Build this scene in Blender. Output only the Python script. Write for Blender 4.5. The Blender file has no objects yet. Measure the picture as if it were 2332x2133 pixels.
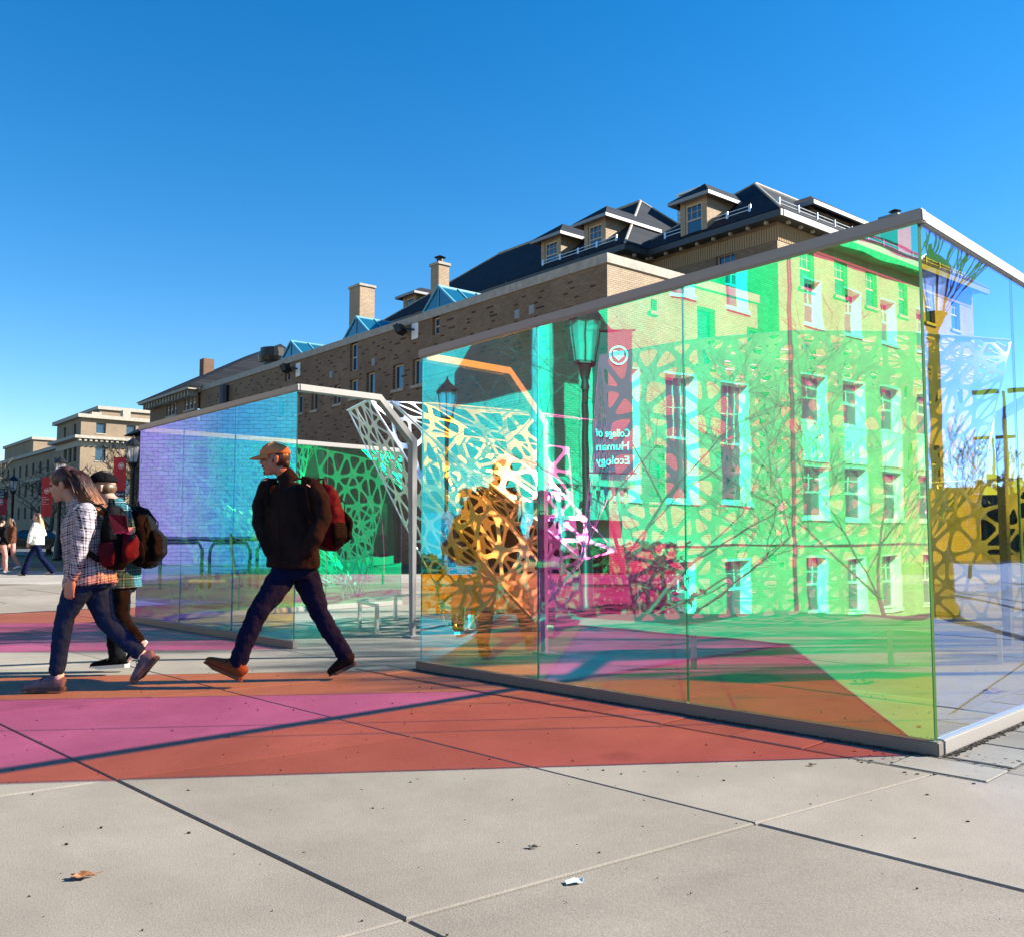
import bpy, bmesh, math, random
from mathutils import Vector, Matrix, noise
from mathutils.geometry import delaunay_2d_cdt

R = math.radians
SC = bpy.context.scene
COL = SC.collection

# ------------------------------------------------------------------ camera
CAM_H = 1.08
PITCH = math.atan((1220.0 - 1066.5) / 2089.0)
cam = bpy.data.cameras.new('camera')
cam.sensor_width = 36.0
cam.lens = 36.0 * 2089.0 / 2332.0
cam.clip_start = 0.1
cam.clip_end = 3000
camo = bpy.data.objects.new('camera', cam)
COL.objects.link(camo)
camo.location = (0, 0, CAM_H)
camo.rotation_euler = (R(90) + PITCH, 0, 0)
SC.camera = camo

# ------------------------------------------------------------------ light
SUN_EL = R(29.7)
SUN_H = Vector((0.993, 0.118, 0)).normalized()
SUN_DIR = Vector((SUN_H.x * math.cos(SUN_EL), SUN_H.y * math.cos(SUN_EL), math.sin(SUN_EL)))
w = bpy.data.worlds.new('World')
SC.world = w
w.use_nodes = True
wn = w.node_tree
wn.nodes.clear()
sky = wn.nodes.new('ShaderNodeTexSky')
sky.sky_type = 'NISHITA'
sky.sun_disc = False
sky.sun_elevation = SUN_EL
sky.sun_rotation = math.atan2(SUN_H.x, SUN_H.y)
sky.air_density = 1.0
sky.dust_density = 0.05
sky.ozone_density = 3.2
sky.altitude = 0
bgn = wn.nodes.new('ShaderNodeBackground')
bgn.inputs[1].default_value = 0.067
hsv = wn.nodes.new('ShaderNodeHueSaturation')
hsv.inputs['Saturation'].default_value = 1.38
hsv.inputs['Value'].default_value = 1.0
wout = wn.nodes.new('ShaderNodeOutputWorld')
wn.links.new(sky.outputs[0], hsv.inputs['Color'])
wn.links.new(hsv.outputs[0], bgn.inputs[0])
wn.links.new(bgn.outputs[0], wout.inputs[0])
sl = bpy.data.lights.new('sun', 'SUN')
sl.energy = 5.0
sl.angle = R(0.5)
sl.color = (1.0, 0.935, 0.83)
so = bpy.data.objects.new('sun', sl)
COL.objects.link(so)
so.location = (30, 5, 30)
so.rotation_euler = SUN_DIR.to_track_quat('Z', 'Y').to_euler()
SC.view_settings.view_transform = 'Standard'
SC.view_settings.look = 'None'
SC.view_settings.exposure = 1.65
SC.view_settings.gamma = 1.0
SC.view_settings.use_curve_mapping = False
cy = SC.cycles
cy.caustics_reflective = True
cy.caustics_refractive = False
cy.blur_glossy = 0.157
cy.max_bounces = 12
cy.diffuse_bounces = 3
cy.glossy_bounces = 6
cy.transparent_max_bounces = 32
cy.sample_clamp_indirect = 40
cy.use_denoising = True
cy.use_adaptive_sampling = True
cy.adaptive_threshold = 0.012

# ------------------------------------------------------------------ measuring: photo position -> place
_c, _s = math.cos(PITCH), math.sin(PITCH)
def ray(x, y):
    b = (1066.5 - y) / 2089.0
    return Vector(((x - 1166.0) / 2089.0, _c - b * _s, _s + b * _c))
def pt(x, y, Y):
    r = ray(x, y)
    return Vector((0, 0, CAM_H)) + r * (Y / r.y)
def gp(x, y, z=0.0):
    r = ray(x, y)
    return Vector((0, 0, CAM_H)) + r * ((z - CAM_H) / r.z)
def V(*a): return Vector(a)

# ------------------------------------------------------------------ objects
def tag(o, label=None, cat=None, group=None, kind=None):
    if label: o['label'] = label
    if cat: o['category'] = cat
    if group: o['group'] = group
    if kind: o['kind'] = kind
    return o
def empty(name, loc=(0, 0, 0), label=None, cat=None, group=None, kind=None, rz=0):
    o = bpy.data.objects.new(name, None)
    o.empty_display_size = 0.2
    COL.objects.link(o)
    o.location = loc
    o.rotation_euler = (0, 0, rz)
    return tag(o, label, cat, group, kind)
def put(name, me, mat=None, parent=None):
    if mat is not None and not me.materials:
        for m in (mat if isinstance(mat, (list, tuple)) else [mat]):
            me.materials.append(m)
    o = bpy.data.objects.new(name, me)
    COL.objects.link(o)
    if parent is not None:
        o.parent = parent
        o.location = -wloc(parent)
    return o
def wloc(o):
    l = Vector(o.location)
    p = o.parent
    while p is not None:
        l += Vector(p.location)
        p = p.parent
    return l
def kids(o): return [c for c in ALLC.get(o.name, [])]
ALLC = {}
class MB:
    def __init__(s):
        s.v = []; s.f = []; s.m = []
    def quad(s, a, b, c, d, m=0):
        n = len(s.v); s.v += [tuple(a), tuple(b), tuple(c), tuple(d)]; s.f.append((n, n+1, n+2, n+3)); s.m.append(m)
    def poly(s, pts, m=0):
        n = len(s.v); s.v += [tuple(p) for p in pts]; s.f.append(tuple(range(n, n+len(pts)))); s.m.append(m)
    def hexa(s, p, m=0):
        n = len(s.v); s.v += [tuple(q) for q in p]
        for f in ((0,3,2,1),(4,5,6,7),(0,1,5,4),(1,2,6,5),(2,3,7,6),(3,0,4,7)):
            s.f.append(tuple(n+i for i in f)); s.m.append(m)
    def box(s, c, sz, m=0, ax=None):
        c = Vector(c); hx, hy, hz = sz[0]/2, sz[1]/2, sz[2]/2
        X, Y, Z = ax if ax else (V(1,0,0), V(0,1,0), V(0,0,1))
        s.hexa([c+X*a*hx+Y*b*hy+Z*d*hz for d in (-1,1) for a,b in ((-1,-1),(1,-1),(1,1),(-1,1))], m)
    def bar(s, a, b, wd, ht, m=0, up=V(0,0,1)):
        a, b = Vector(a), Vector(b); t = (b-a).normalized()
        if abs(t.dot(up)) > .98: up = V(0,1,0)
        sd = t.cross(up).normalized(); u = sd.cross(t)
        s.box((a+b)/2, ((b-a).length, wd, ht), m, (t, sd, u))
    def tube(s, pts, rad, seg=8, m=0, cap=True):
        pts = [Vector(p) for p in pts]; n0 = len(s.v); k = len(pts)
        if not hasattr(rad, '__len__'): rad = [rad]*k
        prev = None
        for i, p in enumerate(pts):
            t = (pts[min(i+1,k-1)] - pts[max(i-1,0)])
            t = t.normalized() if t.length > 1e-9 else V(0,0,1)
            if prev is None:
                a = t.cross(V(0,0,1)) if abs(t.z) < .9 else t.cross(V(1,0,0))
                a.normalize()
            else:
                a = (prev - t*prev.dot(t)).normalized()
            prev = a; b = t.cross(a)
            r = rad[i]
            ra, rb = r if hasattr(r, '__len__') else (r, r)
            for j in range(seg):
                g = 2*math.pi*j/seg
                s.v.append(tuple(p + a*ra*math.cos(g) + b*rb*math.sin(g)))
        for i in range(k-1):
            for j in range(seg):
                a0 = n0+i*seg+j; a1 = n0+i*seg+(j+1)%seg
                s.f.append((a0, a1, a1+seg, a0+seg)); s.m.append(m)
        if cap:
            s.f.append(tuple(n0+j for j in reversed(range(seg)))); s.m.append(m)
            s.f.append(tuple(n0+(k-1)*seg+j for j in range(seg))); s.m.append(m)
    def lathe(s, base, prof, seg=12, m=0, up=V(0,0,1)):
        up = Vector(up); a = up.cross(V(1,0,0)) if abs(up.x) < .9 else up.cross(V(0,1,0))
        a.normalize(); b = up.cross(a); base = Vector(base); n0 = len(s.v)
        for r, z in prof:
            for j in range(seg):
                g = 2*math.pi*j/seg
                s.v.append(tuple(base + up*z + (a*math.cos(g)+b*math.sin(g))*r))
        for i in range(len(prof)-1):
            for j in range(seg):
                a0 = n0+i*seg+j; a1 = n0+i*seg+(j+1)%seg
                s.f.append((a0, a1, a1+seg, a0+seg)); s.m.append(m)
        s.f.append(tuple(n0+j for j in reversed(range(seg)))); s.m.append(m)
        s.f.append(tuple(n0+(len(prof)-1)*seg+j for j in range(seg))); s.m.append(m)
    def mesh(s, name, smooth=False):
        me = bpy.data.meshes.new(name)
        me.from_pydata(s.v, [], s.f)
        me.polygons.foreach_set('material_index', s.m)
        if smooth: me.polygons.foreach_set('use_smooth', [True]*len(s.f))
        me.update()
        return me
    def build(s, name, mat, parent=None, smooth=False):
        return put(name, s.mesh(name, smooth), mat, parent)
def recalc(o):
    bm = bmesh.new(); bm.from_mesh(o.data); bmesh.ops.recalc_face_normals(bm, faces=bm.faces); bm.to_mesh(o.data); bm.free()
    return o
def bevel(o, wd=.004, seg=1):
    bm = bmesh.new(); bm.from_mesh(o.data)
    bmesh.ops.remove_doubles(bm, verts=bm.verts, dist=1e-5)
    es = [e for e in bm.edges if len(e.link_faces) == 2 and e.calc_face_angle(0) > .5]
    bmesh.ops.bevel(bm, geom=es, offset=wd, segments=seg, affect='EDGES')
    bm.to_mesh(o.data); bm.free(); return o

# ------------------------------------------------------------------ materials
MT = {}
def nd(t, typ, **kw):
    n = t.nodes.new(typ)
    for k, v in kw.items():
        if k in n.inputs.keys() if isinstance(k, str) else False: n.inputs[k].default_value = v
        else: setattr(n, k, v)
    return n
def newmat(name):
    m = bpy.data.materials.new(name); m.use_nodes = True
    t = m.node_tree; t.nodes.clear()
    o = t.nodes.new('ShaderNodeOutputMaterial')
    MT[name] = m
    return m, t, o
def c4(c): return (c[0], c[1], c[2], 1.0)
def mat(name, col, rough=.6, metal=0.0, col2=None, scale=6.0, bump=0.0, bscale=40.0, rnd=0.0, spec=.5, stretch=None, emit=None, coat=0, detail=4.0):
    m, t, o = newmat(name)
    p = t.nodes.new('ShaderNodeBsdfPrincipled')
    p.inputs['Base Color'].default_value = c4(col)
    p.inputs['Roughness'].default_value = rough
    p.inputs['Metallic'].default_value = metal
    p.inputs['Specular IOR Level'].default_value = spec
    p.inputs['Coat Weight'].default_value = coat
    t.links.new(p.outputs[0], o.inputs[0])
    tc = t.nodes.new('ShaderNodeTexCoord')
    mp = t.nodes.new('ShaderNodeMapping')
    if stretch: mp.inputs['Scale'].default_value = stretch
    t.links.new(tc.outputs['Object'], mp.inputs[0])
    last = None
    if col2 is not None:
        n = t.nodes.new('ShaderNodeTexNoise'); n.inputs['Scale'].default_value = scale; n.inputs['Detail'].default_value = detail; n.inputs['Roughness'].default_value = .62
        t.links.new(mp.outputs[0], n.inputs['Vector'])
        r = t.nodes.new('ShaderNodeValToRGB')
        r.color_ramp.elements[0].position = .35; r.color_ramp.elements[1].position = .68
        r.color_ramp.elements[0].color = c4(col); r.color_ramp.elements[1].color = c4(col2)
        t.links.new(n.outputs['Fac'], r.inputs[0]); last = r.outputs[0]
    if rnd > 0:
        oi = t.nodes.new('ShaderNodeObjectInfo')
        mr = t.nodes.new('ShaderNodeMapRange'); mr.inputs['To Min'].default_value = 1-rnd; mr.inputs['To Max'].default_value = 1+rnd
        t.links.new(oi.outputs['Random'], mr.inputs[0])
        mx = t.nodes.new('ShaderNodeVectorMath'); mx.operation = 'SCALE'
        if last is not None: t.links.new(last, mx.inputs[0])
        else: mx.inputs[0].default_value = col
        t.links.new(mr.outputs[0], mx.inputs['Scale']); last = mx.outputs[0]
    if last is not None: t.links.new(last, p.inputs['Base Color'])
    if bump > 0:
        n2 = t.nodes.new('ShaderNodeTexNoise'); n2.inputs['Scale'].default_value = bscale; n2.inputs['Detail'].default_value = 5
        t.links.new(mp.outputs[0], n2.inputs['Vector'])
        b = t.nodes.new('ShaderNodeBump'); b.inputs['Strength'].default_value = bump; b.inputs['Distance'].default_value = .02
        t.links.new(n2.outputs['Fac'], b.inputs['Height']); t.links.new(b.outputs[0], p.inputs['Normal'])
    if emit:
        p.inputs['Emission Color'].default_value = c4(emit[0]); p.inputs['Emission Strength'].default_value = emit[1]
    return m

def dichroic(name, T, Rf, seed=0.0, wav=1.0):
    """thin film on glass: what it lets through and what it mirrors both follow the angle of incidence"""
    m, t, o = newmat(name)
    g = t.nodes.new('ShaderNodeNewGeometry')
    d = t.nodes.new('ShaderNodeVectorMath'); d.operation = 'DOT_PRODUCT'
    t.links.new(g.outputs['Incoming'], d.inputs[0]); t.links.new(g.outputs['True Normal'], d.inputs[1])
    ab = t.nodes.new('ShaderNodeMath'); ab.operation = 'ABSOLUTE'; t.links.new(d.outputs['Value'], ab.inputs[0])
    tc = t.nodes.new('ShaderNodeTexCoord')
    # film thickness drifts a little over the sheet
    nz = t.nodes.new('ShaderNodeTexNoise'); nz.noise_dimensions = '4D'; nz.inputs['Scale'].default_value = .55; nz.inputs['Detail'].default_value = 1.5; nz.inputs['W'].default_value = seed
    t.links.new(tc.outputs['Object'], nz.inputs['Vector'])
    ms = t.nodes.new('ShaderNodeMath'); ms.operation = 'MULTIPLY_ADD'; ms.inputs[1].default_value = .075; ms.inputs[2].default_value = -.037
    t.links.new(nz.outputs['Fac'], ms.inputs[0])
    ad = t.nodes.new('ShaderNodeMath'); ad.operation = 'ADD'; ad.use_clamp = True
    t.links.new(ab.outputs[0], ad.inputs[0]); t.links.new(ms.outputs[0], ad.inputs[1])
    def ramp(stops):
        r = t.nodes.new('ShaderNodeValToRGB'); cr = r.color_ramp
        cr.elements[0].position = stops[0][0]; cr.elements[0].color = c4(stops[0][1])
        cr.elements[1].position = stops[-1][0]; cr.elements[1].color = c4(stops[-1][1])
        for s in stops[1:-1]:
            e = cr.elements.new(s[0]); e.color = c4(s[1])
        t.links.new(ad.outputs[0], r.inputs[0]); return r
    rt, rr = ramp(T), ramp(Rf)
    tr = t.nodes.new('ShaderNodeBsdfTransparent'); t.links.new(rt.outputs[0], tr.inputs[0])
    gl = t.nodes.new('ShaderNodeBsdfGlossy'); gl.inputs['Roughness'].default_value = .012; t.links.new(rr.outputs[0], gl.inputs['Color'])
    mp = t.nodes.new('ShaderNodeMapping'); mp.inputs['Scale'].default_value = (1.2, 1.2, 2.6)
    t.links.new(tc.outputs['Object'], mp.inputs[0])
    n2 = t.nodes.new('ShaderNodeTexNoise'); n2.inputs['Scale'].default_value = 1.9; n2.inputs['Detail'].default_value = 1.2
    t.links.new(mp.outputs[0], n2.inputs['Vector'])
    b = t.nodes.new('ShaderNodeBump'); b.inputs['Strength'].default_value = .035*wav; b.inputs['Distance'].default_value = .01
    t.links.new(n2.outputs['Fac'], b.inputs['Height']); t.links.new(b.outputs[0], gl.inputs['Normal'])
    a = t.nodes.new('ShaderNodeAddShader'); t.links.new(tr.outputs[0], a.inputs[0]); t.links.new(gl.outputs[0], a.inputs[1])
    # thin dust and wiped streaks on the sheet, a little thicker low down
    mq = t.nodes.new('ShaderNodeMapping'); mq.inputs['Scale'].default_value = (9,9,.7); t.links.new(tc.outputs['Object'], mq.inputs[0])
    dn = t.nodes.new('ShaderNodeTexNoise'); dn.inputs['Scale'].default_value = 3; dn.inputs['Detail'].default_value = 7; dn.inputs['Roughness'].default_value = .7; t.links.new(mq.outputs[0], dn.inputs['Vector'])
    dr = t.nodes.new('ShaderNodeMapRange'); dr.inputs['From Min'].default_value = .48; dr.inputs['From Max'].default_value = .8; dr.inputs['To Min'].default_value = .001; dr.inputs['To Max'].default_value = .014; t.links.new(dn.outputs['Fac'], dr.inputs[0])
    sz = t.nodes.new('ShaderNodeSeparateXYZ'); t.links.new(g.outputs['Position'], sz.inputs[0])
    lr = t.nodes.new('ShaderNodeMapRange'); lr.inputs['From Min'].default_value = .1; lr.inputs['From Max'].default_value = .9; lr.inputs['To Min'].default_value = 1.8; lr.inputs['To Max'].default_value = .7; t.links.new(sz.outputs[2], lr.inputs[0])
    dm = t.nodes.new('ShaderNodeMath'); dm.operation = 'MULTIPLY'; t.links.new(dr.outputs[0], dm.inputs[0]); t.links.new(lr.outputs[0], dm.inputs[1])
    dd = t.nodes.new('ShaderNodeBsdfDiffuse'); t.links.new(dm.outputs[0], dd.inputs[0])
    a2 = t.nodes.new('ShaderNodeAddShader'); t.links.new(a.outputs[0], a2.inputs[0]); t.links.new(dd.outputs[0], a2.inputs[1])
    t.links.new(a2.outputs[0], o.inputs[0])
    return m
TQ = [(.0,(.10,.10,.10)),(.22,(.25,.2,.06)),(.38,(.24,.20,.05)),(.46,(.42,.34,.08)),(.527,(1,.62,.10)),(.60,(.95,.42,.08)),(.69,(.90,.175,.48)),(.78,(.74,.06,.30)),(.87,(.72,.04,.32)),(.94,(.55,.06,.42)),(1,(.5,.2,.6))]
RQ = [(.0,(.85,.88,.9)),(.22,(.30,.42,.95)),(.38,(.20,.22,.95)),(.46,(.03,.30,.92)),(.55,(.0,.48,.92)),(.64,(.0,.76,.84)),(.72,(.0,.90,.68)),(.82,(.0,.93,.46)),(.90,(.05,.93,.32)),(.96,(.30,.92,.10)),(1,(.45,.8,.1))]
TP = [(.0,(.10,.10,.10)),(.25,(.5,.45,.2)),(.45,(.85,.75,.3)),(.58,(.95,.50,.03)),(.64,(.95,.38,.01)),(.69,(.96,.30,.06)),(.78,(.9,.2,.2)),(1,(.7,.2,.6))]
RP = [(.0,(.85,.88,.9)),(.25,(.3,.45,.8)),(.45,(.12,.3,.7)),(.58,(.0,.42,.90)),(.66,(.0,.60,.92)),(.74,(.0,.74,.84)),(.85,(.05,.85,.5)),(1,(.1,.75,.3))]
TBs = [(.0,(.10,.10,.10)),(.18,(.26,.20,.04)),(.30,(.48,.36,.03)),(.45,(.85,.72,.06)),(.527,(.95,.98,.0)),(.65,(.98,.4,.15)),(1,(.7,.3,.7))]
RB = [(.0,(.85,.88,.9)),(.12,(.65,.75,.98)),(.22,(.50,.64,.98)),(.32,(.26,.44,.98)),(.45,(.14,.28,.94)),(.56,(.05,.24,1.0)),(.7,(.02,.6,.7)),(1,(.2,.7,.2))]
FILM_A = dichroic('dichroic_film_magenta', TQ, RQ, 1.3)
FILM_P = dichroic('dichroic_film_gold', TP, RP, 4.1)
FILM_B = dichroic('dichroic_film_blue', TBs, RB, 7.7)
TD = [(.0,(.10,.10,.10)),(.3,(.4,.25,.15)),(.527,(.95,.30,.10)),(.7,(.7,.10,.42)),(.85,(.55,.07,.42)),(1,(.5,.2,.7))]
RD = [(.0,(.85,.88,.9)),(.3,(.2,.4,.8)),(.48,(.0,.70,1.0)),(.56,(.0,.80,.92)),(.7,(.0,.85,.5)),(.85,(.0,.95,.25)),(1,(.2,.8,.1))]
FILM_D = dichroic('dichroic_film_green', TD, RD, 9.2)
def clearmat():
    m, t, o = newmat('clear_glass_back')
    tr = t.nodes.new('ShaderNodeBsdfTransparent'); tr.inputs[0].default_value = (.97,.985,.975,1)
    t.links.new(tr.outputs[0], o.inputs[0]); return m
CLEAR = clearmat()
def edgemat():
    m, t, o = newmat('glass_edge')
    gl = t.nodes.new('ShaderNodeBsdfGlossy'); gl.inputs['Color'].default_value = (.12,.26,.28,1); gl.inputs['Roughness'].default_value = .25
    tr = t.nodes.new('ShaderNodeBsdfTranslucent'); tr.inputs[0].default_value = (.07,.16,.17,1)
    a = t.nodes.new('ShaderNodeMixShader'); a.inputs[0].default_value = .5
    t.links.new(gl.outputs[0], a.inputs[1]); t.links.new(tr.outputs[0], a.inputs[2]); t.links.new(a.outputs[0], o.inputs[0]); return m
EDGE = edgemat()

CONC = (.46,.43,.39)
def concrete(name, c1, c2, rnd=.05, bump=.25, worldco=True):
    m, t, o = newmat(name)
    p = t.nodes.new('ShaderNodeBsdfDiffuse')
    t.links.new(p.outputs[0], o.inputs[0])
    g = t.nodes.new('ShaderNodeNewGeometry'); vec = g.outputs['Position']
    n = t.nodes.new('ShaderNodeTexNoise'); n.inputs['Scale'].default_value = 1.1; n.inputs['Detail'].default_value = 7; n.inputs['Roughness'].default_value = .65
    t.links.new(vec, n.inputs['Vector'])
    r = t.nodes.new('ShaderNodeValToRGB'); r.color_ramp.elements[0].position = .3; r.color_ramp.elements[1].position = .72
    r.color_ramp.elements[0].color = c4(c1); r.color_ramp.elements[1].color = c4(c2)
    t.links.new(n.outputs['Fac'], r.inputs[0])
    # fine speckle of sand and grit
    f = t.nodes.new('ShaderNodeTexNoise'); f.inputs['Scale'].default_value = 160; f.inputs['Detail'].default_value = 3
    t.links.new(vec, f.inputs['Vector'])
    fr = t.nodes.new('ShaderNodeMapRange'); fr.inputs['From Min'].default_value = .3; fr.inputs['From Max'].default_value = .7; fr.inputs['To Min'].default_value = .84; fr.inputs['To Max'].default_value = 1.14
    t.links.new(f.outputs['Fac'], fr.inputs[0])
    # dark pits
    vo = t.nodes.new('ShaderNodeTexVoronoi'); vo.inputs['Scale'].default_value = 5.5
    t.links.new(vec, vo.inputs['Vector'])
    vr = t.nodes.new('ShaderNodeMapRange'); vr.inputs['From Min'].default_value = .012; vr.inputs['From Max'].default_value = .035; vr.inputs['To Min'].default_value = .45; vr.inputs['To Max'].default_value = 1.0
    t.links.new(vo.outputs['Distance'], vr.inputs[0])
    # broad dirt
    d = t.nodes.new('ShaderNodeTexNoise'); d.inputs['Scale'].default_value = .35; d.inputs['Detail'].default_value = 8; d.inputs['Roughness'].default_value = .7; d.inputs['Distortion'].default_value = .6
    t.links.new(vec, d.inputs['Vector'])
    dr = t.nodes.new('ShaderNodeMapRange'); dr.inputs['From Min'].default_value = .35; dr.inputs['From Max'].default_value = .6; dr.inputs['To Min'].default_value = .80; dr.inputs['To Max'].default_value = 1.05
    t.links.new(d.outputs['Fac'], dr.inputs[0])
    oi = t.nodes.new('ShaderNodeObjectInfo'); mr = t.nodes.new('ShaderNodeMapRange'); mr.inputs['To Min'].default_value = 1-rnd; mr.inputs['To Max'].default_value = 1+rnd
    t.links.new(oi.outputs['Random'], mr.inputs[0])
    # old drip stains and pale scuffs
    v2 = t.nodes.new('ShaderNodeTexVoronoi'); v2.inputs['Scale'].default_value = 1.25; v2.inputs['Randomness'].default_value = 1
    wv = t.nodes.new('ShaderNodeTexNoise'); wv.inputs['Scale'].default_value = 9; wv.inputs['Detail'].default_value = 3; t.links.new(vec, wv.inputs['Vector'])
    wa = t.nodes.new('ShaderNodeVectorMath'); wa.operation = 'MULTIPLY_ADD'; wa.inputs[1].default_value = (.12,.12,.12); t.links.new(wv.outputs['Color'], wa.inputs[0]); t.links.new(vec, wa.inputs[2]); t.links.new(wa.outputs[0], v2.inputs['Vector'])
    sr = t.nodes.new('ShaderNodeMapRange'); sr.inputs['From Min'].default_value = .04; sr.inputs['From Max'].default_value = .16; sr.inputs['To Min'].default_value = .78; sr.inputs['To Max'].default_value = 1.0
    t.links.new(v2.outputs['Distance'], sr.inputs[0])
    sc_ = t.nodes.new('ShaderNodeTexNoise'); sc_.inputs['Scale'].default_value = 2.3; sc_.inputs['Detail'].default_value = 9; sc_.inputs['Roughness'].default_value = .8
    mp2 = t.nodes.new('ShaderNodeMapping'); mp2.inputs['Rotation'].default_value = (0,0,.7); mp2.inputs['Scale'].default_value = (1,7,1); t.links.new(vec, mp2.inputs[0]); t.links.new(mp2.outputs[0], sc_.inputs['Vector'])
    s3 = t.nodes.new('ShaderNodeMapRange'); s3.inputs['From Min'].default_value = .60; s3.inputs['From Max'].default_value = .72; s3.inputs['To Min'].default_value = 1.0; s3.inputs['To Max'].default_value = 1.10
    t.links.new(sc_.outputs['Fac'], s3.inputs[0])
    m0 = t.nodes.new('ShaderNodeMath'); m0.operation = 'MULTIPLY'; t.links.new(fr.outputs[0], m0.inputs[0]); t.links.new(sr.outputs[0], m0.inputs[1])
    m1 = t.nodes.new('ShaderNodeMath'); m1.operation = 'MULTIPLY'; t.links.new(m0.outputs[0], m1.inputs[0]); t.links.new(s3.outputs[0], m1.inputs[1])
    last = m1.outputs[0]
    for q in (vr, dr, mr):
        mu = t.nodes.new('ShaderNodeMath'); mu.operation = 'MULTIPLY'; t.links.new(last, mu.inputs[0]); t.links.new(q.outputs[0], mu.inputs[1]); last = mu.outputs[0]
    vm = t.nodes.new('ShaderNodeVectorMath'); vm.operation = 'SCALE'; t.links.new(r.outputs[0], vm.inputs[0]); t.links.new(last, vm.inputs['Scale'])
    t.links.new(vm.outputs[0], p.inputs['Color'])
    b = t.nodes.new('ShaderNodeBump'); b.inputs['Strength'].default_value = bump; b.inputs['Distance'].default_value = .006
    t.links.new(f.outputs['Fac'], b.inputs['Height']); t.links.new(b.outputs[0], p.inputs['Normal'])
    return m
M_SLAB = concrete('plaza_concrete', (.215,.192,.163), (.272,.243,.206), .09)
M_SLAB2 = concrete('paver_concrete', (.20,.185,.16), (.27,.25,.215), .12)
M_BED = mat('joint_dirt', (.035,.03,.025), .95, col2=(.09,.075,.06), scale=30)
M_GRASSBED = mat('winter_lawn', (.16,.13,.055), .95, col2=(.10,.11,.035), scale=3, bump=.6, bscale=30)
M_BASE = mat('shaded_base_rail', (.17,.15,.13), .45, bump=.05, bscale=60)  # rail steel in a darker colour, standing in for shade on the long walls
M_STEELW = mat('painted_steel', (.27,.25,.23), .42, .0, bump=.04, bscale=60)
M_STEEL = mat('brushed_steel', (.62,.62,.6), .3, .9, bump=.05, bscale=80, stretch=(1,1,8))
M_PERF = mat('perforated_sheet_metal', (.80,.80,.80), .28, .35, bump=.02, bscale=5)
M_BLACKIRON = mat('black_iron', (.012,.012,.013), .4, .2)
def lampglass():
    m, t, o = newmat('frosted_lamp_glass')
    a = t.nodes.new('ShaderNodeBsdfDiffuse'); a.inputs[0].default_value = (.82,.82,.8,1); b = t.nodes.new('ShaderNodeBsdfTranslucent'); b.inputs[0].default_value = (.82,.82,.8,1)
    x = t.nodes.new('ShaderNodeMixShader'); x.inputs[0].default_value = .75; t.links.new(a.outputs[0], x.inputs[1]); t.links.new(b.outputs[0], x.inputs[2])
    y = t.nodes.new('ShaderNodeMixShader'); y.inputs[0].default_value = .4; tr = t.nodes.new('ShaderNodeBsdfTransparent'); t.links.new(x.outputs[0], y.inputs[1]); t.links.new(tr.outputs[0], y.inputs[2]); t.links.new(y.outputs[0], o.inputs[0]); return m
M_LAMPGL = lampglass()
M_STONE = mat('limestone', (.38,.35,.29), .85, col2=(.28,.25,.21), scale=4, bump=.2, bscale=30)
M_SLATE = mat('slate_roof', (.010,.014,.022), .6, col2=(.020,.025,.033), scale=5, bump=.5, bscale=10, stretch=(1,1,6))
M_ROOFGREY = mat('flat_roof', (.12,.12,.12), .9)
M_WGLASS = mat('window_glass', (.02,.05,.09), .06, 0, spec=1.0)
M_WFRAME = mat('tan_window_frame', (.46,.36,.27), .6)
M_WHITEF = mat('white_window_frame', (.80,.80,.77), .5)
M_TEALGL = mat('teal_skylight_glass', (.01,.10,.17), .08, .2, spec=1.0)
M_TEALFR = mat('teal_skylight_frame', (.10,.32,.42), .4)
M_ASPH = mat('asphalt', (.05,.05,.052), .9, col2=(.08,.08,.08), scale=8, bump=.3, bscale=60)

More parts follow.
